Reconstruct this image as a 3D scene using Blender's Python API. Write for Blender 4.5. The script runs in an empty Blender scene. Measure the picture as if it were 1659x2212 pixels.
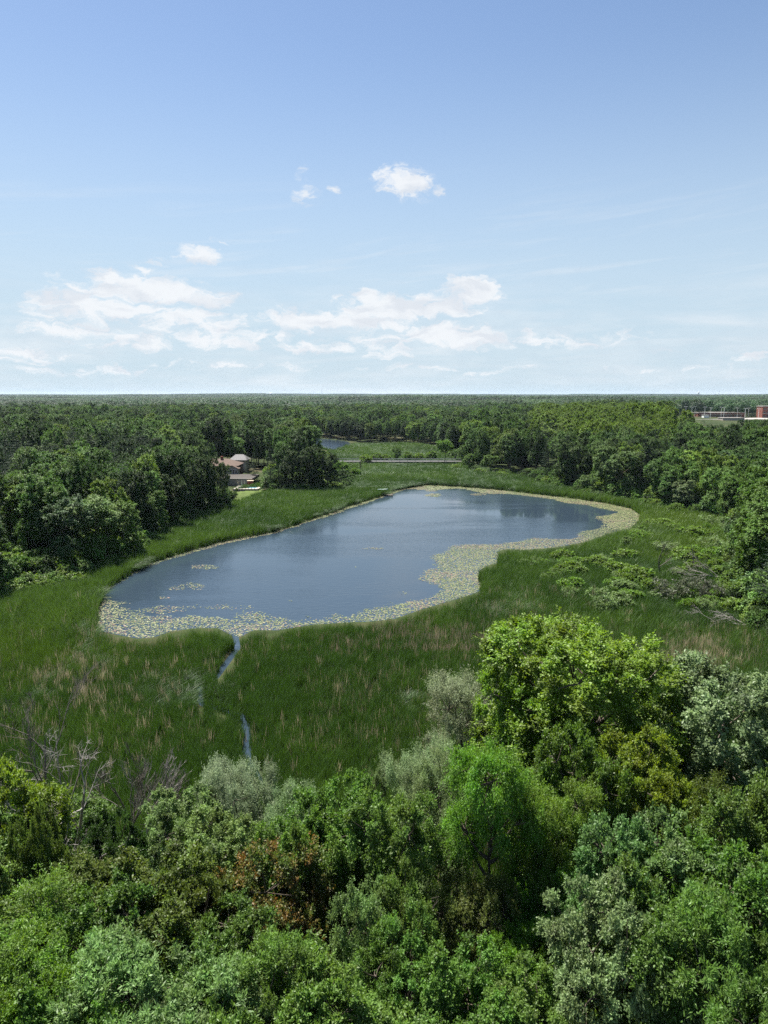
import bpy, math, random
import numpy as np
from mathutils import Vector, Matrix

R_ = math.radians
sc = bpy.context.scene
COL = sc.collection
rng = np.random.default_rng(7)
random.seed(7)

# ------------------------------------------------------------------ camera
CAM_H, PITCH = 36.0, R_(9.35)
F, CX, CY = 1535.6, 829.5, 1106.0           # focal length / centre of a 1659 x 2212 picture
cam_d = bpy.data.cameras.new('camera')
cam = bpy.data.objects.new('camera', cam_d); COL.objects.link(cam)
cam.location = (0, 0, CAM_H); cam.rotation_euler = (math.pi/2 - PITCH, 0, 0)
cam_d.sensor_fit = 'VERTICAL'; cam_d.sensor_height = 36.0; cam_d.lens = F/2212*36.0
cam_d.clip_start = 0.5; cam_d.clip_end = 60000
sc.camera = cam

# ------------------------------------------------------------------ sun, sky, exposure
SUN_EL, SUN_AZ = R_(62), R_(-36)            # azimuth from +Y (view direction), negative = left
sun_d = bpy.data.lights.new('sun', 'SUN'); sun_d.energy = 5.0; sun_d.angle = R_(0.53); sun_d.color = (1.0, 0.955, 0.88)
sun = bpy.data.objects.new('sun', sun_d); COL.objects.link(sun)
sdir = Vector((math.sin(SUN_AZ)*math.cos(SUN_EL), math.cos(SUN_AZ)*math.cos(SUN_EL), math.sin(SUN_EL)))
sun.rotation_euler = sdir.to_track_quat('Z', 'Y').to_euler()
sun.location = (0, 0, 300)

def px_dir(u, v):
    a, b = (u-CX)/F, (CY-v)/F
    return (a, math.cos(PITCH)+b*math.sin(PITCH), -math.sin(PITCH)+b*math.cos(PITCH))

SKY_STRENGTH = 0.052
EXPOSURE = 1.45
world = bpy.data.worlds.new('World'); sc.world = world; world.use_nodes = True
def build_world():
    nt = world.node_tree; N = nt.nodes; Lk = nt.links; N.clear()
    def nd(t, **k):
        n = N.new(t)
        for a, b in k.items(): setattr(n, a, b)
        return n
    def mth(op, a, b=None, c=None, clamp=False):
        n = nd('ShaderNodeMath', operation=op, use_clamp=clamp)
        for i, x in enumerate((a, b, c)):
            if x is None: continue
            if isinstance(x, (int, float)): n.inputs[i].default_value = x
            else: Lk.new(x, n.inputs[i])
        return n.outputs[0]
    sky = nd('ShaderNodeTexSky', sky_type='NISHITA', sun_disc=False)
    sky.sun_elevation = SUN_EL; sky.sun_rotation = SUN_AZ
    sky.altitude = 300; sky.air_density = 1.0; sky.dust_density = 0.45; sky.ozone_density = 2.4
    tc = nd('ShaderNodeTexCoord')
    sep = nd('ShaderNodeSeparateXYZ'); Lk.new(tc.outputs['Generated'], sep.inputs[0])
    X, Y, Z = sep.outputs
    az = mth('ARCTAN2', X, Y); el = mth('ARCSINE', Z)
    comb = nd('ShaderNodeCombineXYZ'); Lk.new(az, comb.inputs[0]); Lk.new(el, comb.inputs[1])
    base = comb.outputs[0]
    def noise(vec, scale, detail, rough, sx=1, sy=1, seed=0.0, dist=0.0):
        m = nd('ShaderNodeMapping'); Lk.new(vec, m.inputs[0])
        m.inputs['Scale'].default_value = (sx, sy, 1); m.inputs['Location'].default_value = (seed, seed*0.7, seed*1.3)
        n = nd('ShaderNodeTexNoise'); n.inputs['Scale'].default_value = scale; n.inputs['Detail'].default_value = detail
        n.inputs['Roughness'].default_value = rough; n.inputs['Distortion'].default_value = dist
        Lk.new(m.outputs[0], n.inputs['Vector']); return n
    # each cloud: centre u, v and half sizes in picture units, weight
    clouds = [(880, 398, 60, 34, .72), (850, 378, 40, 15, .55), (895, 425, 26, 16, .5), (655, 418, 24, 26, .42), (706, 408, 20, 9, .36),
              (958, 411, 18, 10, .34), (432, 553, 48, 20, .68), (490, 524, 26, 11, .42), (350, 566, 32, 12, .36), (660, 375, 16, 14, .28),
              (228, 600, 70, 24, .62), (290, 622, 150, 34, .72), (390, 640, 100, 28, .72), (155, 655, 95, 26, .72), (245, 670, 170, 30, .76),
              (400, 632, 70, 16, .5), (320, 588, 90, 11, .34), (400, 690, 150, 34, .6), (470, 730, 170, 24, .55), (160, 712, 130, 20, .55),
              (270, 730, 150, 18, .55), (60, 762, 90, 18, .6), (280, 745, 120, 14, .5),
              (1015, 628, 62, 30, 1.0), (985, 618, 32, 24, .7), (1062, 642, 34, 14, .6),
              (850, 662, 130, 28, .95), (800, 652, 50, 26, .7), (940, 668, 90, 22, .8), (660, 692, 90, 28, .92), (760, 694, 120, 22, .85), (610, 682, 40, 12, .5),
              (950, 722, 120, 32, .8), (900, 715, 60, 26, .6), (1020, 735, 110, 22, .65), (860, 738, 160, 26, .5),
              (1190, 735, 80, 22, .46), (1150, 718, 40, 14, .42), (1260, 745, 40, 14, .42), (1350, 730, 70, 22, .34), (1440, 758, 50, 12, .32),
              (830, 769, 55, 14, .55), (690, 750, 110, 13, .55), (1625, 770, 70, 14, .5), (500, 790, 220, 12, .38), (180, 800, 220, 12, .36), (1000, 800, 260, 11, .34), (1450, 800, 260, 12, .30)]
    wob = noise(base, 16, 6, .62, 1, 1.7, 3.1)
    w1 = nd('ShaderNodeVectorMath', operation='SUBTRACT'); Lk.new(wob.outputs['Color'], w1.inputs[0]); w1.inputs[1].default_value = (.5, .5, .5)
    w2 = nd('ShaderNodeVectorMath', operation='MULTIPLY'); Lk.new(w1.outputs[0], w2.inputs[0]); w2.inputs[1].default_value = (.09, .040, 0)
    wv = nd('ShaderNodeVectorMath', operation='ADD'); Lk.new(base, wv.inputs[0]); Lk.new(w2.outputs[0], wv.inputs[1])
    acc = None
    for (u, v, hw, hh, a) in clouds:
        d = px_dir(u, v); n = math.sqrt(sum(c*c for c in d))
        m = nd('ShaderNodeMapping', vector_type='TEXTURE'); Lk.new(wv.outputs[0], m.inputs[0])
        m.inputs['Location'].default_value = (math.atan2(d[0], d[1]), math.asin(d[2]/n), 0)
        m.inputs['Scale'].default_value = (1.35*hw/F*math.cos(math.atan2(d[0], d[1])), 1.25*hh/F, 1)
        l = nd('ShaderNodeVectorMath', operation='LENGTH'); Lk.new(m.outputs[0], l.inputs[0])
        s = mth('MULTIPLY', mth('SUBTRACT', 1.0, l.outputs['Value'], clamp=True), a*1.5)
        acc = s if acc is None else mth('MAXIMUM', acc, s)
    # cumulus elsewhere round the horizon, as scattered as in view
    side = nd('ShaderNodeMapRange', interpolation_type='SMOOTHSTEP'); Lk.new(mth('ABSOLUTE', az), side.inputs[0])
    side.inputs[1].default_value = .56; side.inputs[2].default_value = .7
    scat = noise(base, 3.2, 5, .55, 1, 3.5, 9.4)
    sm = nd('ShaderNodeMapRange', interpolation_type='SMOOTHSTEP'); Lk.new(scat.outputs[0], sm.inputs[0])
    sm.inputs[1].default_value = .54; sm.inputs[2].default_value = .72
    low = nd('ShaderNodeMapRange', interpolation_type='SMOOTHSTEP'); Lk.new(el, low.inputs[0])
    low.inputs[1].default_value = .32; low.inputs[2].default_value = .06
    gen = mth('MULTIPLY', mth('MULTIPLY', sm.outputs[0], low.outputs[0]), side.outputs[0])
    acc = mth('MAXIMUM', acc, gen)
    det = noise(wv.outputs[0], 34, 8, .62, 1, 2.4, 1.7, .6)
    fine = mth('SUBTRACT', det.outputs[0], .5)
    dens = mth('ADD', acc, mth('MULTIPLY', mth('MULTIPLY', fine, 2.3), mth('MINIMUM', mth('MULTIPLY', acc, 3.0), 1.0)))
    cov = nd('ShaderNodeMapRange', interpolation_type='SMOOTHSTEP'); Lk.new(dens, cov.inputs[0])
    cov.inputs[1].default_value = .10; cov.inputs[2].default_value = .80; cov.inputs[4].default_value = .93
    # long thin cirrus streaks
    cir = noise(base, 5, 6, .6, .7, 9, 5.5, .3)
    rot = nd('ShaderNodeVectorRotate', rotation_type='Z_AXIS'); Lk.new(base, rot.inputs[0]); rot.inputs['Angle'].default_value = -.1
    Lk.new(rot.outputs[0], cir.inputs['Vector'].links[0].from_node.inputs[0])
    cm = nd('ShaderNodeMapRange', interpolation_type='SMOOTHSTEP'); Lk.new(cir.outputs[0], cm.inputs[0])
    cm.inputs[1].default_value = .48; cm.inputs[2].default_value = .72; cm.inputs[4].default_value = .26
    cl = nd('ShaderNodeMapRange', interpolation_type='SMOOTHSTEP'); Lk.new(el, cl.inputs[0]); cl.inputs[1].default_value = .30; cl.inputs[2].default_value = .17
    cirm = mth('MULTIPLY', cm.outputs[0], cl.outputs[0])
    # thin stratiform veil low over the horizon, broken by noise
    band = noise(base, 4, 7, .6, 1, 7, 2.2, .4)
    bm_ = nd('ShaderNodeMapRange', interpolation_type='SMOOTHSTEP'); Lk.new(band.outputs[0], bm_.inputs[0])
    bm_.inputs[1].default_value = .35; bm_.inputs[2].default_value = .75; bm_.inputs[4].default_value = .62
    bl = nd('ShaderNodeMapRange', interpolation_type='SMOOTHSTEP'); Lk.new(el, bl.inputs[0]); bl.inputs[1].default_value = .20; bl.inputs[2].default_value = .04
    veil = mth('MULTIPLY', bm_.outputs[0], bl.outputs[0])
    total = mth('MAXIMUM', mth('MAXIMUM', cov.outputs[0], cirm), veil)
    # pale summer air: whitish towards the horizon, the same all round
    hz = nd('ShaderNodeMapRange', interpolation_type='SMOOTHERSTEP'); Lk.new(el, hz.inputs[0])
    hz.inputs[1].default_value = .52; hz.inputs[2].default_value = -.03; hz.inputs[4].default_value = .94
    air = nd('ShaderNodeMix', data_type='RGBA'); Lk.new(hz.outputs[0], air.inputs[0]); Lk.new(sky.outputs[0], air.inputs[6])
    # grey undersides: denser cores a little darker
    und = nd('ShaderNodeMapRange', interpolation_type='SMOOTHSTEP'); Lk.new(noise(wv.outputs[0], 20, 4, .5, 1, 3.2, 7.7).outputs[0], und.inputs[0])
    und.inputs[1].default_value = .42; und.inputs[2].default_value = .68
    cc = nd('ShaderNodeMix', data_type='RGBA'); Lk.new(und.outputs[0], cc.inputs[0])
    B = 1/SKY_STRENGTH/2**EXPOSURE
    air.inputs[7].default_value = (.575*B, .72*B, .83*B, 1)
    cc.inputs[6].default_value = (.92*B, .945*B, .975*B, 1); cc.inputs[7].default_value = (.77*B, .81*B, .87*B, 1)
    # milky summer air thickens the blue sky
    mx = nd('ShaderNodeMix', data_type='RGBA'); Lk.new(total, mx.inputs[0]); Lk.new(air.outputs[2], mx.inputs[6]); Lk.new(cc.outputs[2], mx.inputs[7])
    bg = nd('ShaderNodeBackground'); bg.inputs['Strength'].default_value = SKY_STRENGTH
    Lk.new(mx.outputs[2], bg.inputs['Color'])
    out = nd('ShaderNodeOutputWorld'); Lk.new(bg.outputs[0], out.inputs['Surface'])
build_world()
world.cycles.sampling_method = 'MANUAL'; world.cycles.sample_map_resolution = 512

vs = sc.view_settings
vs.view_transform = 'Standard'; vs.look = 'None'; vs.exposure = EXPOSURE; vs.gamma = 1.0; vs.use_curve_mapping = False
cy = sc.cycles
cy.max_bounces = 4; cy.diffuse_bounces = 2; cy.glossy_bounces = 2; cy.transmission_bounces = 2; cy.volume_bounces = 0
cy.transparent_max_bounces = 6; cy.caustics_reflective = False; cy.caustics_refractive = False
cy.sample_clamp_indirect = 1.5; cy.use_adaptive_sampling = False; cy.use_denoising = False; cy.denoiser = 'OPENIMAGEDENOISE'; cy.denoising_input_passes = 'RGB_ALBEDO_NORMAL'; cy.denoising_prefilter = 'ACCURATE'

# ------------------------------------------------------------------ picture <-> place
CP, SP = math.cos(PITCH), math.sin(PITCH)
def at(u, v, z=0.0):
    """point at height z seen in the direction of picture point u, v"""
    d = px_dir(u, v); t = (z-CAM_H)/d[2]
    return np.array((d[0]*t, d[1]*t, z))
def at_dist(u, v, y):
    d = px_dir(u, v); t = y/d[1]
    return np.array((d[0]*t, y, CAM_H+d[2]*t))
def proj(x, y, z):
    dz = np.asarray(z)-CAM_H
    dep = y*CP - dz*SP; upc = y*SP + dz*CP
    return CX+F*x/dep, CY-F*upc/dep
def in_poly(x, y, P):
    x = np.asarray(x); y = np.asarray(y); c = np.zeros(x.shape, bool); n = len(P)
    for i in range(n):
        x1, y1 = P[i]; x2, y2 = P[(i+1) % n]
        if y1 == y2: continue
        hit = ((y1 > y) != (y2 > y)) & (x < (x2-x1)*(y-y1)/(y2-y1)+x1)
        c ^= hit
    return c
def poly_dist(x, y, P, closed=True):
    best = np.full(np.shape(x), 1e18); n = len(P)
    for i in range(n if closed else n-1):
        x1, y1 = P[i]; x2, y2 = P[(i+1) % n]; dx, dy = x2-x1, y2-y1; L = dx*dx+dy*dy+1e-12
        t = np.clip(((x-x1)*dx+(y-y1)*dy)/L, 0, 1)
        best = np.minimum(best, (x-x1-t*dx)**2+(y-y1-t*dy)**2)
    return np.sqrt(best)
def on_ground(u, v):
    """point of the terrain seen at picture point u, v"""
    g = .5
    for _ in range(12):
        p = at(u, v, g); g = .5*g+.5*float(terrain(p[0], p[1]))
    return p[0], p[1], float(terrain(p[0], p[1]))
def sdist(x, y, P):
    return np.where(in_poly(x, y, P), -1, 1)*poly_dist(x, y, P)
def ground_poly(P, z=0.0): return [tuple(at(u, v, z)[:2]) for u, v in P]

LAKE_PX = [(207,1357),(230,1367),(300,1380),(330,1378),(365,1365),(420,1358),(470,1357),(500,1372),(520,1376),(545,1362),(600,1362),(660,1352),
  (700,1348),(760,1345),(800,1343),(850,1338),(900,1320),(950,1305),(1000,1290),(1030,1280),(1045,1270),(1035,1262),(1035,1235),(1050,1222),
  (1075,1218),(1080,1205),(1072,1192),(1090,1187),(1140,1188),(1200,1183),(1260,1172),(1310,1155),(1365,1140),(1385,1120),(1385,1112),(1360,1098),
  (1300,1086),(1220,1075),(1130,1065),(1060,1057),(990,1052),(920,1048),(870,1056),(845,1062),(838,1070),(800,1080),(760,1092),(700,1113),
  (640,1135),(600,1147),(540,1160),(480,1170),(420,1188),(380,1200),(330,1215),(290,1237),(250,1260),(222,1285),(215,1310),(213,1340)]
CREEK_PX = [[(500,1366),(523,1366),(520,1386),(511,1406),(507,1426),(489,1443),(479,1461),(466,1469),(466,1452),(480,1437),(485,1415),(501,1405),(506,1388)],
            [(419,1493),(442,1491),(440,1512),(446,1527),(425,1528),(419,1510)], [(520,1547),(530,1545),(541,1590),(539,1619),(527,1619),(524,1585)],
            [(452,1524),(500,1535),(500,1541),(452,1531)]]
CREEK_LINE = [(508,1370),(513,1400),(495,1425),(480,1445),(465,1465),(430,1487),(430,1508),(440,1522),(480,1533),(520,1545),(530,1565),(533,1600),(533,1640),(560,1690)]
POND_PX = [(655,952),(690,947),(745,953),(760,960),(742,965),(722,973),(700,968),(676,961)]
OPEN_PX = [(-500,1335),(0,1292),(100,1266),(170,1245),(230,1225),(300,1190),(340,1150),(420,1115),(500,1100),(508,1085),(509,1062),(560,1053),(575,1064),
  (640,1064),(735,1057),(748,1040),(742,1012),(722,1000),(708,975),(640,955),(690,945),(770,955),(840,957),(930,967),(965,985),(1000,1008),(1060,1022),
  (1110,1030),(1200,1052),(1290,1077),(1400,1097),(1480,1110),(1570,1128),(1604,1190),(1600,1270),(1625,1340),(1720,1420),(2000,1520)]
LAKE = ground_poly(LAKE_PX); POND = ground_poly(POND_PX); CREEK = ground_poly(CREEK_LINE)
OPEN = ground_poly(OPEN_PX) + [(120, 30), (0, 22), (-90, 34)]
ROAD_Y = 368.0

def vnoise(x, y, s, seed=0):
    """smooth value noise in numpy"""
    x = np.asarray(x, float)/s+seed*17.3; y = np.asarray(y, float)/s+seed*9.1
    xi, yi = np.floor(x).astype(np.int64), np.floor(y).astype(np.int64); xf, yf = x-xi, y-yi
    def h(i, j):
        k = (i*374761393+j*668265263+seed*1442695) & 0x7fffffff
        k = ((k ^ (k >> 13))*1274126177) & 0x7fffffff
        return ((k ^ (k >> 16)) & 0xffff)/65535.0
    a, b = xf*xf*(3-2*xf), yf*yf*(3-2*yf)
    return (h(xi,yi)*(1-a)+h(xi+1,yi)*a)*(1-b)+(h(xi,yi+1)*(1-a)+h(xi+1,yi+1)*a)*b

def terrain(x, y):
    x = np.asarray(x, float); y = np.asarray(y, float)
    r = np.hypot(x, y)
    sd = sdist(x, y, OPEN)
    up = np.clip(sd, 0, 1e9)
    z = 0.3+3.2*(1-np.exp(-up/45.0))
    z = z+np.clip((r-330)/600, 0, 1)*(vnoise(x, y, 420, 3)*9-3.5)
    z = z+np.exp(-((x-230)/150)**2-((y-520)/170)**2)*6.0          # low hill behind the right wood
    z = z+np.exp(-((x-330)/120)**2-((y-880)/120)**2)*5.0          # rise that carries the shopping centre
    z = z+np.clip((r-1100)/900, 0, 1)*(vnoise(x, y, 700, 8)*14-5)
    z = z+np.clip((r-2500)/6000, 0, 1)*(vnoise(x, y, 2600, 5)*34-10)
    z = z+np.clip((46-r)/30, 0, 1)*2.5                            # bank under the nearest trees
    z = z+1.5*np.exp(-((y-ROAD_Y)/6.0)**2)*(np.abs(x) < 200)      # road causeway
    sl = sdist(x, y, LAKE); z = np.where(sl < 1.2, np.clip(sl*0.45, -0.9, 0.3), z)
    sp = sdist(x, y, POND); z = np.where(sp < 6, np.clip(sp*0.2-.2, -0.9, 0.3), z)
    cd = poly_dist(x, y, CREEK, closed=False); z = np.where(cd < 1.3, np.minimum(z, np.clip((cd-.45)*0.6, -0.4, 0.3)), z)
    return z

# ------------------------------------------------------------------ helpers: meshes, objects, materials
def new_mesh(name, V, Fc, mats=(), attrs=None, smooth=False):
    me = bpy.data.meshes.new(name)
    V = np.asarray(V, np.float32)
    if isinstance(Fc, np.ndarray):
        nf, k = Fc.shape
        me.vertices.add(len(V)); me.vertices.foreach_set('co', V.ravel())
        me.loops.add(nf*k); me.loops.foreach_set('vertex_index', Fc.astype(np.int32).ravel())
        me.polygons.add(nf); me.polygons.foreach_set('loop_start', np.arange(0, nf*k, k, dtype=np.int32))
        me.update(calc_edges=True)
    else:
        me.from_pydata([tuple(map(float, v)) for v in V], [], [tuple(int(i) for i in f) for f in Fc]); me.update()
    for m in mats: me.materials.append(m)
    for an, (dom, typ, dat) in (attrs or {}).items():
        a = me.attributes.new(an, typ, dom)
        dat = np.asarray(dat, np.float32)
        a.data.foreach_set({'FLOAT': 'value', 'FLOAT_VECTOR': 'vector', 'FLOAT_COLOR': 'color'}[typ], dat.ravel())
    if smooth: me.polygons.foreach_set('use_smooth', np.ones(len(me.polygons), bool))
    return me
def obj(name, me, parent=None, loc=None):
    o = bpy.data.objects.new(name, me); COL.objects.link(o)
    if parent is not None: o.parent = parent
    if loc is not None: o.location = loc
    return o
def thing(name, label, cat, loc=(0,0,0), rz=0.0, group=None):
    o = bpy.data.objects.new(name, None); COL.objects.link(o); o.empty_display_size = .5
    o.location = loc; o.rotation_euler = (0, 0, rz); o['label'] = label; o['category'] = cat
    if group: o['group'] = group
    return o
def tag(o, label=None, cat=None, group=None, kind=None):
    if label: o['label'] = label
    if cat: o['category'] = cat
    if group: o['group'] = group
    if kind: o['kind'] = kind
    return o

ORD = 'first second third fourth fifth sixth seventh eighth ninth tenth eleventh twelfth thirteenth fourteenth fifteenth sixteenth seventeenth eighteenth nineteenth'.split()
TENS = 'x x twenty thirty forty fifty sixty seventy eighty ninety'.split()
def ordinal(i):
    n = i+1
    if n < 20: return ORD[n-1]
    t = TENS[n//10]; return t[:-1]+'ieth' if n % 10 == 0 else t+'-'+ORD[n % 10-1]

class MB:
    """collects boxes / prisms / tubes into one mesh"""
    def __init__(s): s.V = []; s.F = []
    def add(s, V, Fc):
        b = len(s.V); s.V += [tuple(v) for v in V]; s.F += [tuple(i+b for i in f) for f in Fc]; return s
    def box(s, x0, x1, y0, y1, z0, z1):
        return s.add([(x0,y0,z0),(x1,y0,z0),(x1,y1,z0),(x0,y1,z0),(x0,y0,z1),(x1,y0,z1),(x1,y1,z1),(x0,y1,z1)],
                     [(0,3,2,1),(4,5,6,7),(0,1,5,4),(1,2,6,5),(2,3,7,6),(3,0,4,7)])
    def hip(s, x0, x1, y0, y1, z0, z1, inset, over=.5, th=.18):
        x0 -= over; x1 += over; y0 -= over; y1 += over; ym = (y0+y1)/2
        V = [(x0,y0,z0),(x1,y0,z0),(x1,y1,z0),(x0,y1,z0),(x0,y0,z0+th),(x1,y0,z0+th),(x1,y1,z0+th),(x0,y1,z0+th),(x0+inset,ym,z1),(x1-inset,ym,z1)]
        return s.add(V, [(0,3,2,1),(0,1,5,4),(1,2,6,5),(2,3,7,6),(3,0,4,7),(4,5,9,8),(5,6,9),(6,7,8,9),(7,4,8)])
    def gable(s, x0, x1, y0, y1, z0, z1, over=.4, th=.16):
        xm = (x0+x1)/2; k = (z1-z0)/((x1-x0)/2); dz = over*k
        a = [(x0-over, z0-dz), (xm, z1), (x1+over, z0-dz)]
        V = []
        for yy in (y0-over, y1+over):
            V += [(x, yy, z) for x, z in a]+[(x, yy, z+th) for x, z in a]
        return s.add(V, [(0,1,7,6),(1,2,8,7),(3,9,10,4),(4,10,11,5),(0,3,4,1),(1,4,5,2),(6,7,10,9),(7,8,11,10),(0,6,9,3),(2,5,11,8)])
    def tube(s, pts, rad, n=6):
        V, Fc = tube_np([(np.array(pts, float), np.array(rad, float))], n)
        return s.add(V, [tuple(f) for f in Fc])
    def build(s, name, mat, parent=None, loc=None, smooth=False):
        return obj(name, new_mesh(name, s.V, s.F, [mat], smooth=smooth), parent, loc)

def tube_np(paths, n=6):
    VV, FF, b = [], [], 0
    ang = np.arange(n)*2*np.pi/n
    for P, r in paths:
        m = len(P); T = np.gradient(P, axis=0); T /= np.linalg.norm(T, axis=1)[:, None]+1e-9
        ref = np.array([0, 0, 1.0]) if abs(T[:, 2]).mean() < .8 else np.array([1.0, 0, 0])
        A = np.cross(T, ref); A /= np.linalg.norm(A, axis=1)[:, None]+1e-9; Bv = np.cross(T, A)
        ring = P[:, None, :]+r[:, None, None]*(A[:, None, :]*np.cos(ang)[None, :, None]+Bv[:, None, :]*np.sin(ang)[None, :, None])
        VV.append(ring.reshape(-1, 3))
        i = np.arange(m-1)[:, None]*n; j = np.arange(n)[None, :]; k = (j+1) % n
        FF.append(np.stack([b+i+j, b+i+k, b+i+n+k, b+i+n+j], -1).reshape(-1, 4)); b += m*n
    return np.concatenate(VV), np.concatenate(FF)

def mat(name):
    m = bpy.data.materials.new(name); m.use_nodes = True; m.node_tree.nodes.clear(); return m
class NT:
    def __init__(s, m): s.t = m.node_tree; s.N = s.t.nodes; s.L = s.t.links
    def n(s, t, ins=None, **k):
        x = s.N.new(t)
        for a, b in k.items(): setattr(x, a, b)
        for a, b in (ins or {}).items():
            if hasattr(b, 'is_linked') or isinstance(b, bpy.types.NodeSocket): s.L.new(b, x.inputs[a])
            else: x.inputs[a].default_value = b
        return x
    def ramp(s, fac, stops):
        r = s.n('ShaderNodeValToRGB', {0: fac}); e = r.color_ramp.elements
        while len(e) < len(stops): e.new(.5)
        for i, (p, c) in enumerate(stops): e[i].position = p; e[i].color = (*c, 1)
        return r.outputs[0]
    def out(s, surf=None, vol=None):
        o = s.n('ShaderNodeOutputMaterial')
        if surf is not None: s.L.new(surf, o.inputs[0])
        if vol is not None: s.L.new(vol, o.inputs[1])
def simple(name, col, rough=.7, spec=.3, var=.25, scale=1.5, bump=0.0, bscale=20, metallic=0.0):
    m = mat(name); t = NT(m)
    tc = t.n('ShaderNodeTexCoord').outputs['Object']
    nz = t.n('ShaderNodeTexNoise', {'Vector': tc, 'Scale': scale, 'Detail': 6.0, 'Roughness': .65})
    c = t.ramp(nz.outputs[0], [(.3, tuple(x*(1-var) for x in col)), (.7, tuple(min(1, x*(1+var)) for x in col))])
    p = t.n('ShaderNodeBsdfPrincipled', {'Base Color': c, 'Roughness': rough, 'Specular IOR Level': spec, 'Metallic': metallic})
    if bump:
        n2 = t.n('ShaderNodeTexNoise', {'Vector': tc, 'Scale': float(bscale), 'Detail': 5.0})
        b = t.n('ShaderNodeBump', {'Strength': bump, 'Height': n2.outputs[0]}); t.L.new(b.outputs[0], p.inputs['Normal'])
    t.out(p.outputs[0]); return m

def leaf_mat(name, instanced, trans=.36, rust=False, rough=.5, spec=.28):
    m = mat(name); t = NT(m)
    if instanced: tint = t.n('ShaderNodeAttribute', attribute_type='INSTANCER', attribute_name='tint').outputs['Color']
    else: tint = t.n('ShaderNodeObjectInfo').outputs['Color']
    lv = t.n('ShaderNodeAttribute', attribute_type='GEOMETRY', attribute_name='leafvar').outputs['Fac']
    br = t.n('ShaderNodeMapRange', {0: lv, 1: 0.0, 2: 1.0, 3: .55, 4: 1.5}).outputs[0]
    tcn = t.n('ShaderNodeTexCoord').outputs['Object']
    nz = t.n('ShaderNodeTexNoise', {'Vector': tcn, 'Scale': .45, 'Detail': 3.0})
    hue = t.n('ShaderNodeMapRange', {0: nz.outputs[0], 1: .3, 2: .7, 3: .487, 4: .515}).outputs[0]
    val = t.n('ShaderNodeMapRange', {0: nz.outputs[0], 1: .3, 2: .7, 3: .78, 4: 1.25}).outputs[0]
    vv = t.n('ShaderNodeMath', {0: br, 1: val}, operation='MULTIPLY').outputs[0]
    col = t.n('ShaderNodeHueSaturation', {'Hue': hue, 'Saturation': 1.0, 'Value': vv, 'Color': tint}).outputs[0]
    if rust:
        n2 = t.n('ShaderNodeTexNoise', {'Vector': tcn, 'Scale': .7, 'Detail': 4.0, 'Roughness': .7})
        k = t.n('ShaderNodeMath', {0: n2.outputs[0], 1: t.n('ShaderNodeMath', {0: lv, 1: .35}, operation='MULTIPLY').outputs[0]}, operation='ADD').outputs[0]
        f = t.n('ShaderNodeMapRange', {0: k, 1: .60, 2: .84, 3: 0.0, 4: .8}).outputs[0]
        col = t.n('ShaderNodeMix', {0: f, 6: col, 7: (.19, .085, .028, 1)}, data_type='RGBA').outputs[2]
    p = t.n('ShaderNodeBsdfPrincipled', {'Base Color': col, 'Roughness': rough, 'Specular IOR Level': spec})
    tc2 = t.n('ShaderNodeHueSaturation', {'Hue': .492, 'Saturation': 1.12, 'Value': 1.55, 'Color': col}).outputs[0]
    tr = t.n('ShaderNodeBsdfTranslucent', {'Color': tc2})
    mx = t.n('ShaderNodeMixShader', {0: trans, 1: p.outputs[0], 2: tr.outputs[0]})
    t.out(mx.outputs[0]); return m

M = {}
M['leaf'] = leaf_mat('leaf', False); M['leaf_rust'] = leaf_mat('leaf_rust', False, rust=True)
M['leaf_mid'] = leaf_mat('leaf_mid', False, trans=.2, spec=.2, rough=.6); M['leaf_i'] = leaf_mat('leaf_far', True, trans=.2, spec=.2, rough=.6)
M['reed'] = leaf_mat('reed_blade', True, trans=.25, rough=.5, spec=.3)
M['bark'] = simple('bark', (.085, .07, .055), .9, .15, .5, 3, .5, 14)
M['dead'] = simple('dead_wood', (.25, .23, .21), .85, .2, .35, 2, .3, 20)
M['darkdead'] = simple('dark_dead_wood', (.13, .115, .10), .9, .15, .4, 2, .3, 20)
M['lawn'] = simple('mown_grass', (.066, .095, .022), .9, .12, .45, .22, .4, 9)
M['road'] = simple('asphalt', (.10, .098, .095), .9, .2, .2, .3)
M['paleroad'] = simple('concrete_pale', (.30, .28, .255), .9, .2, .15, .1)
M['steel'] = simple('galvanised_steel', (.34, .35, .36), .5, .5, .1, 2, metallic=.3)
M['brick'] = simple('red_brick', (.22, .085, .06), .9, .2, .2, 1.2)
M['browns'] = simple('brown_siding', (.10, .055, .04), .85, .2, .2, 1.2)
M['stucco'] = simple('grey_stucco', (.36, .33, .29), .9, .2, .1, 1)
M['stone'] = simple('field_stone', (.22, .205, .185), .9, .2, .45, 2.5, .5, 6)
M['roofb'] = simple('brown_shingle', (.115, .082, .066), .9, .2, .3, 2.5, .4, 14)
M['roofg'] = simple('grey_shingle', (.17, .165, .165), .9, .2, .3, 2.5, .4, 14)
M['patio'] = simple('shade_toned_patio', (.06, .054, .048), .9, .2, .4, 1.2)  # terrace colour darkened to carry the shade of overhanging trees
M['white'] = simple('white_paint', (.78, .78, .76), .5, .4, .06, 1)
M['glass'] = simple('window_glass', (.02, .025, .03), .08, .6, .1, 1)
M['redcloth'] = simple('red_canvas', (.30, .035, .03), .9, .2, .15, 2)
M['tan'] = simple('tan_cushion', (.50, .42, .30), .9, .2, .15, 2)
M['pool'] = simple('pool_water', (.20, .42, .52), .05, .5, .1, 1)
M['plank'] = simple('weathered_plank', (.30, .27, .23), .85, .2, .3, 3)
M['hull'] = simple('boat_hull', (.42, .55, .52), .45, .4, .1, 2)

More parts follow.
